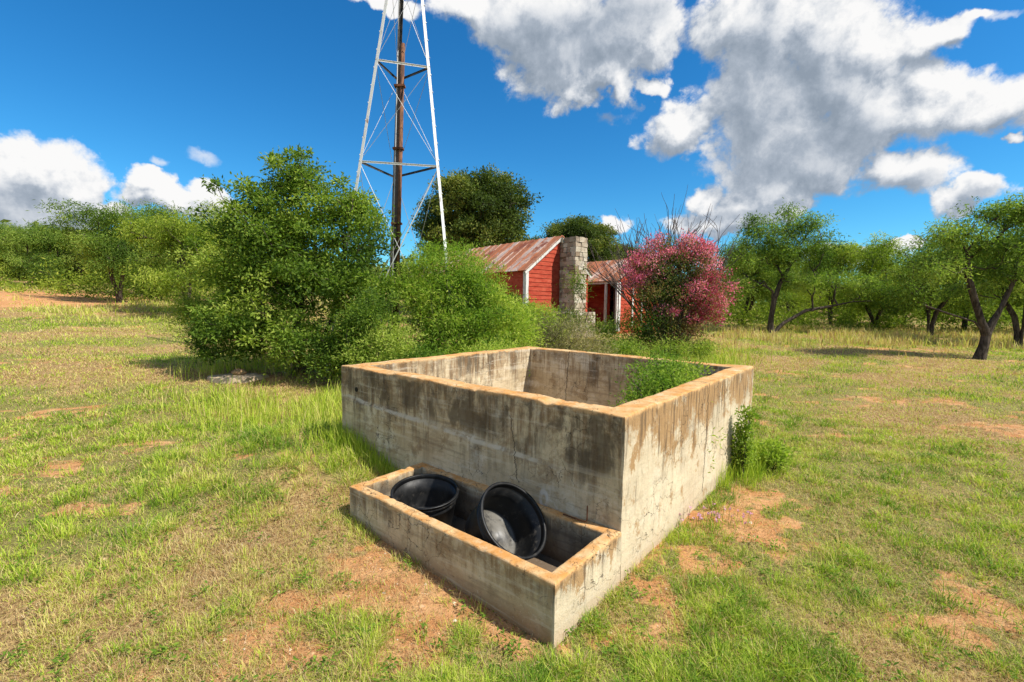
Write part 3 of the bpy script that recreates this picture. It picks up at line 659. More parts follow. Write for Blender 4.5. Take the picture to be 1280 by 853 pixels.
# --- plants at the tank
def tank_pt(u, v, z=0): return np.array([TK[0] + U[0] * u + V[0] * v, TK[1] + U[1] * u + V[1] * v, z])
bush('leafy_bush', 'bright green leafy bush growing inside the tank by its right wall', 0, 0,
     [((0, 0, .95), (.34, .34, .30)), ((.28, .36, .95), (.32, .34, .28)), ((-.22, -.22, .85), (.26, .26, .26)), ((0.1, .1, .5), (.5, .5, .4)), ((.42, .6, .9), (.2, .25, .22))], 230, 85, .075, .040, .017, M_weed, 7, loc=tank_pt(.50, 1.75, .05), spread=.25, r=.014)
bush('climbing_weed', 'green leafy weed climbing the outside right wall of the tank near its far end', 0, 0,
     [((0, 0, .45), (.07, .10, .26)), ((.03, .08, .2), (.10, .16, .15)), ((.02, -.05, .72), (.05, .05, .12))], 60, 55, .045, .042, .022, M_weed, 4, loc=np.append((tank_pt(-.12, 2.55))[:2], .02), spread=.06, r=.01).scale = (.85, .85, .9)
bush('leafy_weed', 'smaller green leafy weed beyond the climbing one at the right wall', 0, 0,
     [((0, 0, .15), (.12, .14, .10)), ((.1, .2, .18), (.10, .12, .12))], 34, 40, .05, .045, .022, M_weed, 4, loc=np.append((tank_pt(-.35, 2.95))[:2], .04), spread=.15, r=.008)

# ------------------------------------------------------------------ windmill tower
wp, t = material('flaking_white_paint'); P = t.n('ShaderNodeTexCoord', out=3); n_ = t.noise(t.scale(P, (1, 1, .35)), 22, 7, .7)
c = t.mix(t.ss(n_, .56, .66), (.74, .75, .74), (.33, .30, .28)); c = t.mix(t.ss(t.noise(P, 3, 6, .7), .62, .72), c, (.35, .20, .12))
t.out(t.princ(c, .55, t.bump(n_, .3, .005)))
dk, t = material('dark_weathered_steel'); P = t.n('ShaderNodeTexCoord', out=3)
t.out(t.princ(t.mix(t.ss(t.noise(P, 10, 5), .4, .6), (.035, .038, .042), (.09, .08, .07)), .6, metal=.3))
gal, t = material('galvanised_steel'); P = t.n('ShaderNodeTexCoord', out=3)
t.out(t.princ(t.mix(t.noise(P, 12, 5), (.30, .30, .30), (.50, .50, .49)), .5, metal=.5))
rp, t = material('rusted_pipe'); P = t.n('ShaderNodeTexCoord', out=3); n_ = t.noise(t.scale(P, (1, 1, .3)), 14, 6, .7)
t.out(t.princ(t.mix(t.ss(n_, .38, .62), (.075, .036, .024), (.22, .10, .05)), .85, t.bump(n_, .4, .01)))
YL, YR = 9.30, 9.57
lb, lt = at(414.5, 415, YL), at(481.5, 0, YL); rb_, rt = at(568, 415, YR), at(529.5, 0, YR)
# legs lean inward in depth as well; solve straight lines meeting at the apex
def line_at(p, q, z): return p + (q - p) * ((z - p[2]) / (q[2] - p[2]))
zt_ = 8.6
z2 = at(448, 202, YL)[2]; z1 = at(466, 75, YL)[2]
A0 = line_at(lb, lt, .2); B0 = line_at(rb_, rt, .2); C0 = None
def at_z(px, py, z):
    d = ray(px, py); return np.array([0, 0, HC]) + d * ((z - HC) / d[2])
ca, cb = at_z(493.5, 222, z2), at_z(498, 101, z1); cb = ca + (cb - ca) * ((z1 - z2) / (cb - ca)[2]); C0 = line_at(ca, cb, .2)
apex = (line_at(lb, lt, zt_) + line_at(rb_, rt, zt_)) / 2
C8 = line_at(ca, cb, zt_); print('tower', A0, B0, C0, C8, apex, z1, z2)
legs = [(A0, line_at(lb, lt, zt_)), (B0, line_at(rb_, rt, zt_)), (C0, C8)]
tower = thing('windmill_tower', 'tall three-legged white steel windmill tower with a rusty pipe up its middle', 'windmill tower', ((A0 + B0 + C0) / 3) * (1, 1, 0) + (0, 0, .2))
To = np.array(tower.location)
def leg_at(k, z): p, q = legs[k]; return line_at(p, q, z) - To
for k in range(3):
    b = MB(); p, q = leg_at(k, 0.), leg_at(k, zt_)
    cen = (leg_at(0, 3) + leg_at(1, 3) + leg_at(2, 3)) / 3; inn = cen - leg_at(k, 3); inn[2] = 0; inn /= np.linalg.norm(inn); sd = np.cross(inn, (0, 0, 1))
    for sg in (-1, 1):                                 # angle iron: two flanges meeting at the outer corner
        w = .058; dirv = (inn * .72 + sd * .70 * sg); off = dirv * w / 2
        b.beam(p + off, q + off, w, .007, up=np.cross(q - p, dirv))
    for zz in np.arange(.4, zt_, .33): b.tube([leg_at(k, zz) - inn * .006, leg_at(k, zz) - inn * .016], .011, 6)
    b.build('leg', wp if k < 2 else dk, tower)
for zz in (z2, z1, z1 + 1.7):
    for (i, j, mt, w) in ((0, 1, wp, .034), (0, 2, dk, .04), (1, 2, dk, .04)):
        b = MB(); p, q = leg_at(i, zz), leg_at(j, zz); b.beam(p, q, .006, w); b.beam(p + (0, 0, w / 2), q + (0, 0, w / 2), .03, .005, up=(0, 0, 1.)); b.build('brace', mt, tower)
lv = [0.25, z2, z1, z1 + 1.7, zt_ - .2]
for a_, b_ in zip(lv[:-1], lv[1:]):
    for i, j in ((0, 1), (0, 2), (1, 2)):
        for (s0, s1) in ((a_, b_), (b_, a_)):
            if (a_ < 1 and (i, j) == (0, 1) and s0 > s1): pass
            b = MB(); b.tube([leg_at(i, s0), leg_at(j, s1)], .0045 if a_ > 1 else .006, 5); b.build('tie_rod', gal, tower)
b = MB(); b.beam(leg_at(1, z2), (leg_at(0, .3) * .8 + leg_at(2, .3) * .2), .035, .012); b.build('strut', wp, tower)
# drop pipe and well rod
x_, y_ = (leg_at(2, 3) * .75 + (leg_at(0, 3) + leg_at(1, 3)) * .125)[:2]
pt = at(504, 55, 10.0)[2] - To[2]
p0 = np.array([*(at(493.5, 380, 10.0) - To)[:2], -.1]); p1 = at(504, 55, 10.0) - To
b = MB(); b.tube([p0, p1], .041, 12); b.build('rusty_pipe', rp, tower, True)
b = MB(); p1b = p1 + (p1 - p0) * .75; off = np.array([-.07, .03, 0]); b.beam(p0 + off, p1b + off * .8, .06, .05); b.build('wooden_pole', greybark, tower)
b = MB(); off = np.array([-.115, 0, 0]); b.tube([p0 + off, p1b + off * .9], .014, 6); b.build('pump_rod', gal, tower)
for fz in (.30, .48, .70, .88):
    b = MB(); c0 = p0 + (p1 - p0) * fz; b.box(c0 + (-.16, -.06, -.02), c0 + (.06, .06, .02)); b.build('bracket', rust, tower)

# ------------------------------------------------------------------ cabins
def red_mat():
    m, t = material('faded_red_paint'); P = t.n('ShaderNodeTexCoord', out=3); n = t.noise(t.scale(P, (1, 1, 3)), 3, 7, .65)
    c = t.mix(t.ss(n, .35, .65), (.36, .04, .018), (.50, .09, .045)); c = t.mix(t.m('MULTIPLY', t.ss(t.noise(t.scale(P, (3, 3, 14)), 2, 6, .7), .60, .70), .7), c, (.35, .24, .18))
    a = t.n('ShaderNodeAttribute', attribute_name='tint', out=2); c = t.mix(t.m('MULTIPLY', a, .35), c, (.28, .03, .012))
    t.out(t.princ(c, .85, t.bump(t.noise(t.scale(P, (2, 2, 12)), 9, 5), .3, .01))); return m
redm = red_mat()
roofm, t = material('rusty_roofing'); P = t.n('ShaderNodeTexCoord', out=3)
a = t.n('ShaderNodeAttribute', attribute_name='tint', out=2)
n_ = t.noise(t.scale(P, (1, .5, .5)), 2.4, 7, .68, .5); nf = t.noise(P, 14, 6, .7)
c = t.mix(t.ss(t.m('ADD', n_, t.m('MULTIPLY', t.m('SUBTRACT', a, .5), .34)), .46, .68), (.40, .15, .07), (.52, .41, .35))
c = t.mix(t.ss(nf, .52, .68), c, (.22, .065, .03))
c = t.mix(t.ss(t.noise(P, 1.2, 4, .6), .56, .66), c, (.24, .075, .04))
t.out(t.princ(c, .62, t.bump(nf, .2, .01), metal=.15))
whitew, t = material('weathered_white_trim'); P = t.n('ShaderNodeTexCoord', out=3)
t.out(t.princ(t.mix(t.ss(t.noise(t.scale(P, (6, 6, 1)), 4, 6, .7), .5, .66), (.66, .65, .62), (.30, .25, .20)), .8))
stonem, t = material('limestone_blocks'); P = t.n('ShaderNodeTexCoord', out=3)
a = t.n('ShaderNodeAttribute', attribute_name='tint', out=2)
c = t.ramp(a, [(0, (.24, .17, .11)), (.4, (.42, .34, .25)), (.75, (.52, .45, .34)), (1, (.60, .54, .44))])
c = t.mix(t.m('MULTIPLY', t.ss(t.noise(P, 4, 7, .7), .5, .66), .7), c, (.14, .11, .085))
t.out(t.princ(c, .95, t.bump(t.noise(P, 12, 6, .7), .7, .03)))
darkw, t = material('dark_old_wood'); P = t.n('ShaderNodeTexCoord', out=3)
t.out(t.princ(t.mix(t.noise(t.scale(P, (8, 8, 1)), 3, 5), (.05, .04, .035), (.14, .11, .09)), .9))

def siding(b, p0, p1, z0, ztop, board=.16, th=.018, off=0):
    """lap boards from p0 to p1 (2D, local) up to ztop(s), s along the wall, facing the right of p0->p1"""
    p0 = np.array(p0, float); p1 = np.array(p1, float); L = np.linalg.norm(p1 - p0); d = (p1 - p0) / L; nr = np.array([d[1], -d[0]])
    z = z0
    while z < max(ztop(s) for s in np.linspace(0, L, 21)) - .02:
        ss_ = np.linspace(0, L, 80); ok = [s for s in ss_ if ztop(s) > z + board * .55]
        if not ok: break
        s0, s1 = min(ok), max(ok); zt = z + board
        a0 = p0 + d * s0; a1 = p0 + d * s1
        lo, hi = nr * (th + .012), nr * .012
        v = [(*(a0 + lo), z), (*(a1 + lo), z), (*(a1 + hi), zt + .01), (*(a0 + hi), zt + .01), (*(a0 - nr * .02), z), (*(a1 - nr * .02), z), (*(a1 - nr * .02), zt + .01), (*(a0 - nr * .02), zt + .01)]
        b.add(v, [(0,1,2,3),(5,4,7,6),(4,5,1,0),(3,2,6,7),(4,0,3,7),(1,5,6,2)], float(rng.uniform(0, 1)))
        z = zt
def roof_slope(b, x0, x1, y0, z0, y1, z1, rib=.40):
    """one roof pitch, x along the ridge, eave (y0,z0) up to ridge (y1,z1): sheets with raised seams"""
    n = int((x1 - x0) / rib); dy, dz = y1 - y0, z1 - z0; L = math.hypot(dy, dz); nrm = np.array([0, -dz, dy]) / L * (1 if dy > 0 else -1)
    for k in range(n):
        xa = x0 + (x1 - x0) * k / n; xb = x0 + (x1 - x0) * (k + 1) / n; lift = rng.uniform(0, .008)
        q = [np.array([xa, y0, z0]), np.array([xb, y0, z0]), np.array([xb, y1, z1]), np.array([xa, y1, z1])]
        q = [p + nrm * lift for p in q]; low = [p - nrm * .02 for p in q]
        b.add(q + low, [(0,1,2,3),(7,6,5,4),(0,4,5,1),(1,5,6,2),(2,6,7,3),(3,7,4,0)], float(rng.uniform(0, 1)))
        b.beam(np.array([xb, y0, z0]) + nrm * .018, np.array([xb, y1, z1]) + nrm * .018, .03, .028, float(rng.uniform(0, 1)), up=nrm)
def cabin_frame(px, Y, z): d = ray(px, 426); return np.array([d[0] / d[1] * Y, Y, z])
# local frame: x axis points right-near along the long wall (so the long wall runs to -x), y axis points right-far along the gable
hz = R(-50); zg = .60
corner = cabin_frame(656.5, 17, zg)
cab = thing('red_cabin', 'old red board cabin with a rusty metal gable roof and stone chimney', 'cabin', corner, hz)
He, Hp, Wd_, Ln = 2.50, 3.86, 3.4, 8.0
eave_z = at(657, 336, 17)[2] - zg; He = eave_z
pk = at(697, 297, 17 + 1.7 * .643)[2] - zg; Hp = pk
gab = lambda s: He + (Hp - He) * (1 - abs(s - Wd_ / 2) / (Wd_ / 2)) - .05
for args in (((-Ln, 0), (0, 0), -.2, lambda s: He - .02), ((0, 0), (0, Wd_), -.2, gab), ((0, Wd_), (-Ln, Wd_), -.2, lambda s: He - .02), ((-Ln, Wd_), (-Ln, 0), -.2, gab)):
    b = MB(); siding(b, *args); b.build('wall', redm, cab)
for y0 in (0, Wd_):
    b = MB(); sgn = -1 if y0 == 0 else 1; ov = .16; sl = (Hp - He) / (Wd_ / 2)
    roof_slope(b, -Ln - .2, .14, y0 + sgn * ov, He - ov * sl + .05, Wd_ / 2 + .0, Hp + .05); b.build('roof', roofm, cab)
b = MB()
for y0 in (0, Wd_):
    sgn = -1 if y0 == 0 else 1; b.beam((.09, y0 + sgn * .14, He - .15), (.09, Wd_ / 2, Hp - .04), .03, .13, up=(0, 0, 1))
b.build('rake_board', whitew, cab)
b = MB(); b.box((-.10, -.062, -.1), (.062, -.034, He - .1)); b.box((.034, -.034, -.1), (.062, .07, He - .1)); b.build('corner_board', whitew, cab)
for xw in (-2.6, -5.4):
    b = MB(); b.box((xw - .42, -.075, .95), (xw + .42, -.035, 1.95)); fr = b.build('window', darkw, cab)
    b = MB()
    for (lo, hi) in (((xw-.5, -.09, .87), (xw+.5, -.04, .95)), ((xw-.5, -.09, 1.95), (xw+.5, -.04, 2.03)), ((xw-.5, -.09, .95), (xw-.42, -.04, 1.95)), ((xw+.42, -.09, .95), (xw+.5, -.04, 1.95)), ((xw-.42, -.085, 1.43), (xw+.42, -.07, 1.47))): b.box(lo, hi)
    b.build('frame', whitew, fr)
# chimney of rough stone blocks on the gable
def stone_prism(b, x0, x1, y0, y1, z0, z1, ch=.17):
    z = z0
    while z < z1 - .03:
        h = min(ch * rng.uniform(.75, 1.2), z1 - z)
        for (a0, a1, ax_) in ((y0, y1, 'x1'), (x0, x1, 'y0'), (x0, x1, 'y1'), (y0, y1, 'x0')):
            a = a0
            while a < a1 - .02:
                w = min(rng.uniform(.16, .38), a1 - a)
                if a1 - a - w < .08: w = a1 - a
                o = rng.uniform(-.018, .022); d = .14
                if ax_ == 'x1': lo, hi = (x1 - d, a, z), (x1 + o, a + w - .012, z + h - .012)
                elif ax_ == 'x0': lo, hi = (x0 - o, a, z), (x0 + d, a + w - .012, z + h - .012)
                elif ax_ == 'y0': lo, hi = (a, y0 - o, z), (a + w - .012, y0 + d, z + h - .012)
                else: lo, hi = (a, y1 - d, z), (a + w - .012, y1 + o, z + h - .012)
                b.box(lo, hi, None, float(rng.uniform(0, 1)), .012); a += w
        z += h
    b.box((x0 + .05, y0 + .05, z0), (x1 - .05, y1 - .05, z1 - .03), None, .1)
b = MB(); stone_prism(b, .05, .85, 1.70, 2.35, .9, Hp - .02); stone_prism(b, .05, 1.0, 1.25, 2.75, -.2, .95)
ch = b.build('chimney', stonem, cab)
# second cabin with open porch
zg2 = .80; c2 = cabin_frame(770, 20, zg2)
cab2 = thing('porch_cabin', 'smaller red cabin with rusty roof and open white-posted porch, left of the pink myrtle', 'cabin', c2, hz)
He2 = at(770, 350, 20)[2] - zg2; W2, L2_ = 3.4, 4.2; Hp2 = at(790, 324, 21.1)[2] - zg2
gab2 = lambda s: He2 + (Hp2 - He2) * (1 - abs(s - W2 / 2) / (W2 / 2)) - .05
for args in (((-.0, .0), (0, W2), -.2, gab2), ((0, W2), (-L2_, W2), -.2, lambda s: He2), ((-L2_, W2), (-L2_, 0), -.2, gab2), ((-L2_, 1.1), (-1.25, 1.1), -.2, lambda s: He2)):
    b = MB(); siding(b, *args); b.build('wall', redm, cab2)
for y0 in (0, W2):
    b = MB(); sgn = -1 if y0 == 0 else 1; ov = .16; sl = (Hp2 - He2) / (W2 / 2)
    roof_slope(b, -L2_ - .2, .14, y0 + sgn * ov, He2 - ov * sl + .05, W2 / 2, Hp2 + .05, .34); b.build('roof', roofm, cab2)
b = MB(); b.box((-L2_, -.07, He2 - .16), (.04, -.02, He2 - .03)); b.build('fascia', whitew, cab2)
for xx in (-.02, -.62, -1.9, -3.2):
    b = MB(); b.box((xx - .045, -.06, -.1), (xx + .045, .03, He2 - .16)); b.build('post', whitew, cab2)
b = MB(); b.box((-L2_, 0.05, -.15), (-.05, W2 - .05, .12)); b.build('floor', darkw, cab2)
b = MB(); b.box((-1.0, 1.02, .12), (-.2, 1.09, 1.95)); b.build('door', darkw, cab2)
b = MB(); b.box((.036, .03, -.1), (.066, .15, He2 - .1)); b.box((.036, 1.0, .1), (.066, 1.1, 1.8)); b.box((.036, 1.7, .1), (.066, 1.8, 1.8)); b.build('side_trim', whitew, cab2)
# low rusty rail in the grass
pr = ground_px(802, 434); b = MB(); w = .62
rr0 = pr * (1, 1, 0) + (0, 0, float(gz(pr[0], pr[1])))
b.tube([rr0 + (-w, .1, .22), rr0 + (w, -.1, .24)], .022, 6); b.tube([rr0 + (-w, .1, .08), rr0 + (w, -.1, .09)], .018, 6)
for s_ in (-w, -w * .2, w): b.tube([rr0 + (s_, -s_ * .16, -.1), rr0 + (s_, -s_ * .16, .32 if s_ > 0 else .25)], .02, 6)
red2, t = material('rusty_red_pipe'); t.out(t.princ((.22, .06, .035), .85))
tag(b.build('pipe_rail', red2), 'low rusty red pipe rail half sunk in weeds below the pink myrtle', 'rail')
# slab and rock at left
ps = ground_px(298, 474); bm = MB(); an = np.linspace(0, 6.283, 15)[:-1]
rr = rng.uniform(.8, 1.1, 14); top = [(.50 * math.cos(a) * r, .36 * math.sin(a) * r, .05) for a, r in zip(an, rr)]; lo_ = [(x * 1.06, y * 1.06, -.1) for x, y, z in top]
bm.add(top + lo_, [tuple(range(14)), tuple(range(14, 28))[::-1]] + [(k, k + 14, (k + 1) % 14 + 14, (k + 1) % 14) for k in range(14)][::1])
slabm, t = material('pale_slab_stone'); P = t.n('ShaderNodeTexCoord', out=3)
t.out(t.princ(t.mix(t.noise(P, 9, 6, .7), (.34, .24, .14), (.62, .50, .36)), .95, t.bump(t.noise(P, 30, 5), .4, .01)))
sl_ = bm.build('stone_slab', slabm); zs = float(gz(ps[0], ps[1])); zs += .005; sl_.location = (ps[0], ps[1], zs); tag(sl_, 'pale flat broken stone slab lying in the grass left of the tank', 'slab')
for q_, (dx, dy, s_, lab) in enumerate([(-.05, .12, .095, 'orange-brown rounded rock sitting on the pale slab'), (.33, .2, .05, 'small reddish stone beside the slab, right of the brown rock')]):
    i3 = np.array([[x, y, z] for x in np.linspace(-1, 1, 7) for y in np.linspace(-1, 1, 7) for z in (-1, 1)])
    u_, v_ = np.meshgrid(np.linspace(0, 2 * math.pi, 17)[:-1], np.linspace(-1.45, 1.45, 9)); d = np.stack([np.cos(u_) * np.cos(v_), np.sin(u_) * np.cos(v_), np.sin(v_)], -1).reshape(-1, 3)
    p_ = d * (1 + (fbm(d * 1.5 + q_ * 5, 8, 3) - .5) * .8)[:, None] * np.array([1.4, 1, .72]) * s_
    i = np.arange(9 * 16).reshape(9, 16); j = np.roll(i, -1, 1); qq = np.stack([i[:-1], j[:-1], j[1:], i[1:]], -1).reshape(-1, 4)
    rk, t = material('brown_rock'); P = t.n('ShaderNodeTexCoord', out=3); t.out(t.princ(t.mix(t.noise(P, 12, 6, .7), (.26, .14, .07), (.55, .36, .2)), .95))
    o = obj('rock', mesh_np('rock', p_, [qq, [list(range(128, 144))], [list(range(16))[::-1]]], None, True), rk, None, (ps[0] + dx, ps[1] + dy, zs + .05 + s_ * .5 - (.05 if q_ else 0))); tag(o, lab, 'rock')

# ------------------------------------------------------------------ grass
def blades(x, y, h, w, lean, tint, ang=None):
    N = len(x); z = gz(x, y) - .008; a = rng.uniform(0, 6.283, N) if ang is None else ang
    d = np.stack([np.cos(a), np.sin(a), np.zeros(N)], 1); s = np.stack([-np.sin(a), np.cos(a), np.zeros(N)], 1)
    tw = rng.uniform(-1, 1, N)[:, None]; s = s + d * tw; s /= np.linalg.norm(s, axis=1)[:, None]
    p = np.stack([x, y, z], 1); h = h[:, None]; w = w[:, None] * .5; ln = lean[:, None]
    up = np.array([0, 0, 1.])
    m1 = p + d * h * ln * .32 + s * w * rng.normal(0, 1.5, (N, 1)) + up * h * .55 * np.sqrt(np.maximum(.1, 1 - (ln * .5) ** 2)); tp = p + d * h * ln + up * h * np.sqrt(np.maximum(.03, 1 - (ln * .87) ** 2))
    v = np.stack([p - s * w, p + s * w, m1 + s * w * .8, m1 - s * w * .8, tp], 1).reshape(-1, 3)
    k = np.arange(N)[:, None] * 5
    return v, k + np.array([[0, 1, 2, 3]]), k + np.array([[3, 2, 4]]), tint
def sample_tufts(n, r0, r1, azh):
    lr = rng.uniform(math.log(r0), math.log(r1), n); r = np.exp(lr); a = rng.uniform(-azh, azh, n)
    return r * np.sin(a), r * np.cos(a)
gmat, t = material('grass_blades'); a = t.n('ShaderNodeAttribute', attribute_name='tint', out=2)
c = t.ramp(a, [(0, (.14, .25, .024)), (.18, (.29, .42, .032)), (.36, (.48, .58, .055)), (.52, (.58, .57, .14)), (.66, (.64, .52, .23)), (.85, (.54, .36, .17)), (.95, (.32, .17, .08)), (1, (.66, .55, .34))])
b_ = t.princ(c, .6, spec=.2); tr = t.n('ShaderNodeBsdfTranslucent', {0: t.mix(1., c, (1.2, 1.25, .8), 'MULTIPLY')})
t.out(t.n('ShaderNodeMixShader', {0: .35, 1: b_, 2: tr}))
def footprint_free(x, y):
    u, v = uv_of(x, y); sx = x - ps[0]; sy = y - ps[1]
    return (((sx / .46) ** 2 + ((sy + .06) / .40) ** 2) > 1) & ~(((u > -.01) & (u < TL + .01) & (v > -.01) & (v < TW_ + .01)) | ((u > -.01) & (u < TRL + .01) & (v > -TRW - .01) & (v <= 0)))
VS = []; Q = []; T3 = []; TA = []; TB = []; off = 0
def put(x, y, h, w, lean, tint, ang=None):
    global off
    v, q, t3, ti = blades(x, y, h, w, lean, tint, ang); VS.append(v); Q.append(q + off); T3.append(t3 + off); TA.append(ti); off += len(v)
AZ = R(62)
for (NT_, r0, r1, clump, cr) in ((52000, 1.6, 9, 11, .030), (46000, 7, 30, 7, .050), (24000, 24, 75, 5, .06)):
    X0, Y0 = sample_tufts(NT_, r0, r1, AZ); R0 = np.hypot(X0, Y0)
    di = dirt_at(X0, Y0); dr_ = dry_at(X0, Y0)
    gap = fbm(P2(X0, Y0, 6.0), 121, 3); gap2 = fbm(P2(X0, Y0, 1.1), 125, 3)
    pk = sstep(.36, .56, gap + (gap2 - .5) * .5 - dr_ * .05) * (1 - sstep(.15, .75, di)) + .06
    ok = footprint_free(X0, Y0) & (rng.uniform(0, 1, NT_) < pk); X0, Y0, di, dr_, R0, gap = X0[ok], Y0[ok], di[ok], dr_[ok], R0[ok], gap[ok]; nt = len(X0)
    lush = np.clip(np.exp(-(((X0 + 2.4) / 1.0) ** 2 + ((Y0 - 5.0) / 1.3) ** 2)) + .6 * np.exp(-(((X0 + 1.5) / .5) ** 2 + ((Y0 - 4.2) / .5) ** 2)), 0, 1)
    tt_ = .21 + .33 * dr_ + .13 * rng.normal(0, 1, nt) + (fbm(P2(X0, Y0, 1.4), 77, 4) - .5) * .6 + (fbm(P2(X0, Y0, 5.5), 79, 2) - .5) * .7 - .08 * lush + .10 * sstep(8, 24, R0)
    hh_ = (.026 + .046 * sstep(.38, .68, gap) + .035 * rng.uniform(0, 1, nt) ** 4) * (1 - .30 * dr_) * (1 + .8 * lush) * (1 + .45 * sstep(8, 20, R0)) * rng.uniform(.6, 1.3, nt)
    cnt = rng.poisson(clump * rng.uniform(.4, 1.7, nt)); k = np.repeat(np.arange(nt), cnt); n = len(k)
    sp = cr * np.maximum(1, R0 / 4) ** .8 * rng.uniform(.5, 1.5, nt)
    ox = rng.normal(0, 1, n) * sp[k]; oy = rng.normal(0, 1, n) * sp[k]
    x, y, r = X0[k] + ox, Y0[k] + oy, R0[k]; okb = footprint_free(x, y)
    ang = np.arctan2(oy, ox) + rng.normal(0, .7, n)
    w = (.0034 + .0012 * rng.uniform(-1, 1, n)) * np.maximum(1, r / 3.2) ** .95
    tint = np.clip(tt_[k] + .07 * rng.normal(0, 1, n), 0, 1)
    dead = rng.uniform(0, 1, n) < (.12 + .30 * dr_[k]); tint = np.where(dead, rng.uniform(.55, 1, n), tint)
    lean = np.where(dead, rng.uniform(.4, 1.12, n), np.clip(.25 + .5 * np.hypot(ox, oy) / (sp[k] + 1e-6) * .6 + rng.normal(0, .15, n), .05, 1.08))
    put(x[okb], y[okb], (hh_[k] * rng.uniform(.6, 1.35, n))[okb], w[okb], lean[okb], tint[okb], ang[okb])
# short sward between the tufts, and a flat litter of dead stems
n = 330000; x, y = sample_tufts(n, 1.6, 45, AZ); r = np.hypot(x, y)
ok = footprint_free(x, y) & (rng.uniform(0, 1, n) > dirt_at(x, y) * 1.2 - .02); x, y, r = x[ok], y[ok], r[ok]; n = len(x); dr_ = dry_at(x, y)
tint = np.clip(.40 + .35 * dr_ + (fbm(P2(x, y, 2.6), 177, 3) - .5) * .9 + rng.normal(0, .13, n), 0, 1)
put(x, y, rng.uniform(.015, .055, n) * (1 + .3 * sstep(6, 20, r)), .0032 * np.maximum(1, r / 3.2) ** .95, rng.uniform(.3, 1.1, n), tint)
n = 210000; x, y = sample_tufts(n, 1.6, 16, AZ); r = np.hypot(x, y); lit_ = fbm(P2(x, y, 2.0), 141, 3)
ok = footprint_free(x, y) & (rng.uniform(0, 1, n) < .12 + sstep(.36, .60, lit_) * .9) & (rng.uniform(0, 1, n) > dirt_at(x, y) * .62); x, y, r = x[ok], y[ok], r[ok]; n = len(x)
put(x, y, rng.uniform(.03, .10, n), .0026 * np.maximum(1, r / 3.2), rng.uniform(1.0, 1.145, n), rng.uniform(.66, 1, n))
obj_ = obj('grass', mesh_np('grass', np.concatenate(VS), [np.concatenate(Q), np.concatenate(T3)], {'tint': ('FACE', np.concatenate(TA + TA))}), gmat)
tag(obj_, 'short patchy green and straw-coloured grass covering the ground', 'grass', kind='stuff')

# taller grasses: along walls, in the lush patch and below the far trees
VS = []; Q = []; T3 = []; TA = []; off = 0
def tall_patch(N, fx, hr, w, tr, lean=(.05, .6)):
    x, y = fx(N); ok = footprint_free(x, y) & (rng.uniform(0, 1, len(x)) < sstep(.34, .6, fbm(P2(x, y, .8), 15, 3)) + (np.hypot(x, y) < 6)) & (rng.uniform(0, 1, len(x)) > dirt_at(x, y) * 1.6) & (np.hypot(x - ps[0], (y - ps[1] + .5) * .8) > .75); x, y = x[ok], y[ok]; n = len(x); r = np.hypot(x, y)
    put(x, y, rng.uniform(*hr, n) * (.6 + .8 * fbm(P2(x, y, 1.5), 13, 2)), w * rng.uniform(.7, 1.3, n) * np.maximum(1, r / 4), rng.uniform(*lean, n), np.clip(rng.uniform(*tr, n), 0, 1))
def gauss(cx, cy, sx, sy): return lambda N: (rng.normal(cx, sx, N), rng.normal(cy, sy, N))
def wallside(u0, u1, v0, v1): 
    def f(N):
        u = rng.uniform(u0, u1, N); v = rng.uniform(v0, v1, N); return TK[0] + U[0] * u + V[0] * v, TK[1] + U[1] * u + V[1] * v
    return f
g1 = ground_px(470, 575)
tall_patch(2600, gauss(g1[0], g1[1], .30, .22), (.10, .30), .0042, (.15, .5))
g1 = ground_px(400, 500)
tall_patch(7000, gauss(g1[0] - .3, g1[1], .8, .8), (.10, .32), .0042, (.12, .55))
tall_patch(1500, wallside(TRL, TL, -.16, -.01), (.08, .26), .0042, (.15, .5))
tall_patch(800, wallside(.3, TRL + .1, -TRW - .10, -TRW - .01), (.04, .14), .0034, (.2, .75))
tall_patch(700, wallside(-.10, -.01, 0, 2.2), (.03, .12), .0036, (.1, .6))
tall_patch(1600, wallside(-.30, -.01, 2.0, 3.6), (.06, .28), .004, (.05, .4))
tall_patch(1000, wallside(.25, 3.1, .25, 3.0), (.06, .25), .004, (.1, .5)) if False else None
def band(px0, px1, Y0, Y1):
    def f(N):
        px = rng.uniform(px0, px1, N); Y = rng.uniform(Y0, Y1, N); px = px + rng.normal(0, .06 * (px1 - px0), N); Y = Y + np.abs(rng.normal(0, .10 * (Y1 - Y0) + .3, N)) * rng.choice([-1, 1], N)
        return (px - 640) / FPX * Y, Y
    return f
tall_patch(30000, band(880, 1380, 18.5, 28), (.10, .48), .0045, (.42, .92))
tall_patch(16000, band(-80, 300, 18, 28), (.10, .35), .0045, (.35, .75))
tall_patch(12000, band(640, 930, 9.5, 15), (.15, .50), .0045, (.15, .6))
tall_patch(9000, band(250, 660, 6.6, 10), (.15, .45), .0042, (.2, .65))
o = obj('tall_grass', mesh_np('tall_grass', np.concatenate(VS), [np.concatenate(Q), np.concatenate(T3)], {'tint': ('FACE', np.concatenate(TA + TA))}), gmat)
tag(o, 'tall seeding grass along the tank walls, thickets and tree lines', 'tall grass', kind='stuff')
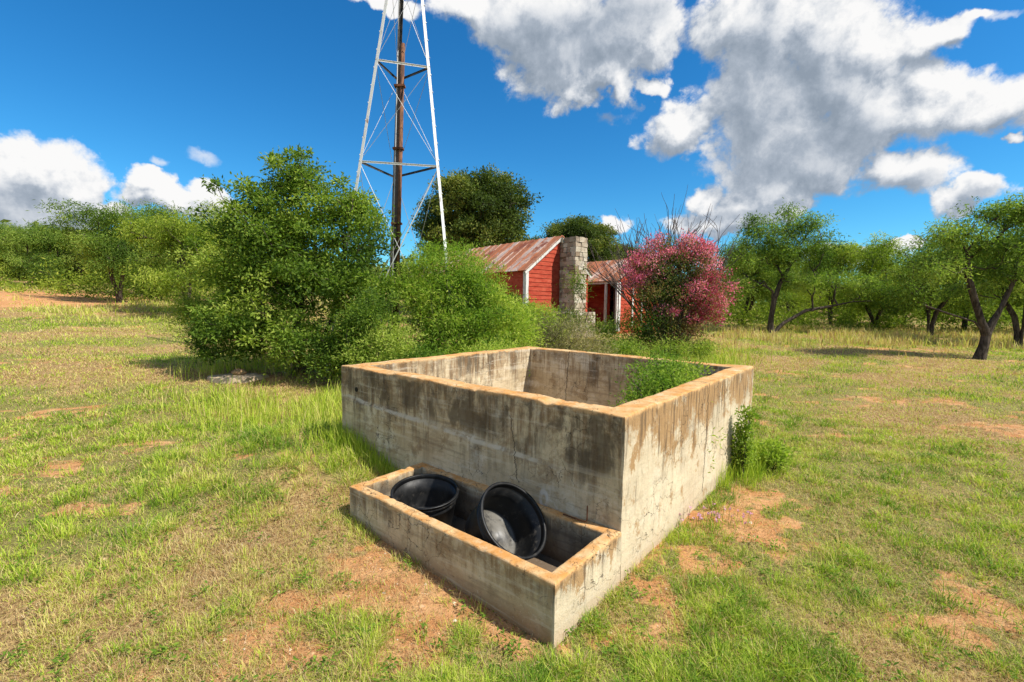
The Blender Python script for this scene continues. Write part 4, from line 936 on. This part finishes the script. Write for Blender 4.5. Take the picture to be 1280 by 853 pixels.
# broad-leaved weeds among the grass
n = 900; lr = rng.uniform(math.log(1.8), math.log(9), n); r = np.exp(lr); a = rng.uniform(-AZ, AZ, n); x, y = r * np.sin(a), r * np.cos(a)
ok = footprint_free(x, y) & (dirt_at(x, y) < .7); x, y = x[ok], y[ok]; k = np.repeat(np.arange(len(x)), 14); m_ = len(k)
pos = np.stack([x[k] + rng.normal(0, .025, m_), y[k] + rng.normal(0, .025, m_), gz(x, y)[k] + rng.uniform(.005, .06, m_)], 1)
an = rng.uniform(0, 6.283, m_); v, q, ti = leaves(pos, np.stack([np.cos(an), np.sin(an), np.full(m_, .25)], 1), .032, .013, np.clip(rng.normal(.45, .2, m_), 0, 1), .9, .25)
tag(obj('ground_weeds', mesh_np('ground_weeds', v, [q], {'tint': ('FACE', ti)}), M_weed), 'small leafy weeds scattered through the near grass', 'weeds', kind='stuff')
# pink wildflowers right of the tank
g1 = ground_px(893, 655); k = 26; x = rng.normal(g1[0], .16, k); y = rng.normal(g1[1], .10, k); b = MB(); pp = []
for i in range(k):
    z = float(gz(x[i], y[i])); hh = rng.uniform(.05, .12); b.tube([(x[i], y[i], z), (x[i] + .01, y[i], z + hh)], .0015, 4)
    pp.append(np.array([x[i] + .01, y[i], z + hh]) + rng.normal(0, .004, (6, 3)))
pp = np.concatenate(pp); v, q, ti = leaves(pp, rng.normal(0, 1, pp.shape), .018, .016, rng.uniform(.5, 1, len(pp)), .3)
mpk = leaf_mat('pink_wildflower', [(0, (.10, .2, .03)), (.3, (.12, .22, .04)), (.4, (.50, .22, .42)), (1, (.70, .40, .60))], .3, kr=1, kg=1)
b.add(v, [tuple(f) for f in q.tolist()], .8)
tag(b.build('wildflowers', mpk), 'sprinkling of pink wildflowers in the grass beside the right tank wall', 'wildflowers', kind='stuff')

# small stones and clods on the bare earth
n = 9000; x, y = sample_tufts(n, 1.7, 12, AZ); ok = footprint_free(x, y) & (rng.uniform(0, 1, n) < dirt_at(x, y) * 1.1 + .03); x, y = x[ok], y[ok]; n = len(x)
o6 = np.array([[1, 0, 0], [0, 1, 0], [-1, 0, 0], [0, -1, 0], [0, 0, .8], [0, 0, -.6]], float); sz = np.exp(rng.normal(-5.1, .45, n)) * np.maximum(1, np.hypot(x, y) / 5)
v = (np.stack([x, y, gz(x, y)], 1)[:, None] + (o6[None] * rng.uniform(.6, 1.4, (n, 6, 1)) + rng.normal(0, .15, (n, 6, 3))) * sz[:, None, None]).reshape(-1, 3)
f8 = np.array([[0, 1, 4], [1, 2, 4], [2, 3, 4], [3, 0, 4], [1, 0, 5], [2, 1, 5], [3, 2, 5], [0, 3, 5]]); q = (np.arange(n)[:, None, None] * 6 + f8[None]).reshape(-1, 3)
pm, t = material('pebbles'); a = t.n('ShaderNodeAttribute', attribute_name='tint', out=2)
t.out(t.princ(t.ramp(a, [(0, (.30, .15, .07)), (.6, (.52, .32, .17)), (1, (.62, .54, .42))]), .95))
tag(obj('pebbles', mesh_np('pebbles', v, [q], {'tint': ('FACE', np.repeat(rng.uniform(0, 1, n) ** 1.5, 8))}), pm), 'small stones and clods scattered on the bare orange soil', 'pebbles', kind='stuff')

# ------------------------------------------------------------------ sun and sky
SAZ, SEL = R(114), R(50)
sun_d = bpy.data.lights.new('sun', 'SUN'); sun_d.energy = 4.4; sun_d.angle = R(.55); sun_d.color = (1, .95, .86)
sun = bpy.data.objects.new('sun', sun_d); C.objects.link(sun)
sdir = Vector((math.sin(SAZ) * math.cos(SEL), math.cos(SAZ) * math.cos(SEL), math.sin(SEL)))
sun.rotation_euler = sdir.to_track_quat('Z', 'Y').to_euler(); sun.location = (8, -4, 12)

w = bpy.data.worlds.new('World'); sc.world = w; w.use_nodes = True; t = NT(w.node_tree)
dirn = t.vm('NORMALIZE', t.n('ShaderNodeTexCoord', out=0))
sky = t.n('ShaderNodeTexSky', sky_type='NISHITA', sun_disc=False, sun_elevation=SEL, sun_rotation=SAZ, altitude=400, air_density=1.0, dust_density=.35, ozone_density=3.0)
sky = t.n('ShaderNodeHueSaturation', {'Saturation': 1.32, 'Value': 1., 'Color': sky})
sky = t.mix(1., sky, (.40, .78, .84), 'MULTIPLY')
# clouds: lobes at (azimuth, elevation) with ragged noise edges, shaded by their own density towards the sun
def azel(px, py):
    d = ray(px, py); d = d / np.linalg.norm(d); return math.atan2(d[0], d[1]), math.asin(d[2])
CL = [(45,213,62,50),(92,238,46,36),(8,255,60,50),(128,262,44,17),(70,262,70,30),
      (184,226,26,18),(214,247,46,17),(252,238,24,16),(235,258,50,12),(180,246,40,14),
      (480,2,45,14),(590,5,55,26),(640,30,60,48),(700,62,62,60),(765,45,68,58),(822,50,36,38),(722,112,36,26),(775,98,18,36),(690,10,90,50),
      (850,160,44,36),(812,103,16,13),
      (915,30,50,48),(965,50,80,70),(1040,50,80,70),(935,120,50,60),(965,180,80,66),(1030,210,74,46),(1085,140,90,66),(1170,125,90,42),(1245,130,70,36),(1100,60,60,40),(1165,38,44,20),(1200,22,40,10),(1000,235,80,26),(1000,125,80,56),(1060,110,60,50),(935,85,50,50),(745,85,50,30),(660,45,50,50),
      (1150,214,62,30),(1225,238,44,15),(1188,252,32,16),(1110,205,30,20),
      (925,262,48,26),(888,250,22,18),(965,258,50,26),(900,280,60,16),
      (1130,306,24,8),(768,286,16,9),(1275,170,20,8),(1060,320,60,10)]
FAINT = [(258,197,32,11),(198,198,13,8),(1240,15,40,8),(760,150,22,8)]
DARK = [(955,165,66,74),(1000,195,80,54),(1050,175,60,40),(930,90,50,50),(700,48,84,38),(770,30,60,30),(30,262,70,22),(1140,228,40,12),(930,268,40,10),(1230,245,40,8),(1000,110,60,50)]
def lobes(t, p2, L, soft):
    res = None
    for (px, py, rx, ry) in L:
        a, e = azel(px, py); ce = math.cos(e)
        ax1, _ = azel(px + rx, py); ax0, _ = azel(px - rx, py); _, e1 = azel(px, py - ry); _, e0 = azel(px, py + ry)
        mp = t.n('ShaderNodeMapping', {'Vector': p2, 'Location': (a, e, 0), 'Scale': ((ax1 - ax0) / 2, (e1 - e0) / 2, 1)}, vector_type='TEXTURE')
        d = t.m('SUBTRACT', 1., t.vm('LENGTH', mp, out=1))
        if res is None: res = d
        else: res = t.m('SMOOTH_MAX', res, d, soft)
    return res
def density(t, dv):
    s = t.xyz(dv); az = t.m('ARCTAN2', s[0], s[1]); el = t.m('ARCSINE', s[2])
    p0 = t.n('ShaderNodeCombineXYZ', {0: az, 1: el})
    wn = t.noise(dv, 7, 3, .55, color=True); wn2 = t.noise(dv, 26, 4, .6, color=True)
    p = t.vm('ADD', p0, t.scale(t.vm('SUBTRACT', wn, (.5, .5, .5)), (.11, .07, 0)))
    p = t.vm('ADD', p, t.scale(t.vm('SUBTRACT', wn2, (.5, .5, .5)), (.045, .04, 0)))
    lob = lobes(t, p, CL, .25)
    f = t.noise(dv, 11, 8, .66, .2)
    vo = t.n('ShaderNodeTexVoronoi', {'Vector': t.vm('ADD', dv, t.scale(t.vm('SUBTRACT', wn2, (.5, .5, .5)), (.05, .05, .05))), 'Scale': 17, 'Detail': 1, 'Roughness': .5}, feature='F1')
    bil = t.m('SUBTRACT', .5, vo)
    n = t.m('ADD', t.m('MULTIPLY', t.m('SUBTRACT', f, .5), 1.5), t.m('MULTIPLY', bil, .55))
    oth = t.m('MAXIMUM', t.ss(s[1], .36, .12), t.ss(s[2], .64, .78))
    fill_clouds = t.m('MULTIPLY', t.m('SUBTRACT', t.noise(dv, 2.1, 2, .5), .50), 5.)  # unseen clouds added overhead and behind the camera for whiter fill light
    lob = t.m('MAXIMUM', lob, t.m('ADD', t.m('MULTIPLY', fill_clouds, oth), t.m('MULTIPLY', t.m('SUBTRACT', oth, 1.), 3.)))
    return t.m('ADD', lob, n), p, f
D, p, f = density(t, dirn); D = t.m('ADD', D, .16)
sd = np.array(sdir) * .028 + np.array([0, 0, .012])
D2, _, _ = density(t, t.vm('NORMALIZE', t.vm('ADD', dirn, tuple(float(v) for v in sd)))); D2 = t.m('ADD', D2, .16)
alpha = t.ss(D, -.24, .20)
fa = t.m('MULTIPLY', t.ss(t.m('ADD', lobes(t, p, FAINT, .2), t.m('MULTIPLY', t.m('SUBTRACT', f, .5), 1.6)), .0, .9), .6)
alpha = t.m('MAXIMUM', alpha, fa)
dk_ = t.ss(t.m('ADD', lobes(t, p, DARK, .3), t.m('MULTIPLY', t.m('SUBTRACT', f, .5), 1.0)), -.65, .70)
relief = t.ss(t.m('SUBTRACT', D, D2), -.70, .85)
lit = t.m('MULTIPLY', relief, t.m('SUBTRACT', 1., t.m('MULTIPLY', dk_, .60)))
lit = t.m('ADD', t.m('ADD', lit, .08), t.m('MULTIPLY', t.m('SUBTRACT', f, .5), 1.15))
cc = t.ramp(lit, [(0, (.29, .35, .43)), (.28, (.42, .48, .565)), (.50, (.61, .655, .72)), (.74, (.80, .825, .86)), (1, (1.0, .995, .99))])
skyb = t.n('ShaderNodeBackground', {0: sky, 1: .125})
clb = t.n('ShaderNodeBackground', {0: cc, 1: .62})
w.cycles.sampling_method = 'MANUAL'; w.cycles.sample_map_resolution = 256
t.n('ShaderNodeOutputWorld', {0: t.n('ShaderNodeMixShader', {0: alpha, 1: skyb, 2: clb})}, None)

sc.view_settings.view_transform = 'Standard'; sc.view_settings.look = 'None'; sc.view_settings.gamma = 1; sc.view_settings.exposure = 0.64
sc.cycles.use_adaptive_sampling = True; sc.cycles.adaptive_threshold = .02; sc.cycles.use_denoising = True
sc.cycles.max_bounces = 6; sc.cycles.transparent_max_bounces = 4; sc.cycles.diffuse_bounces = 2
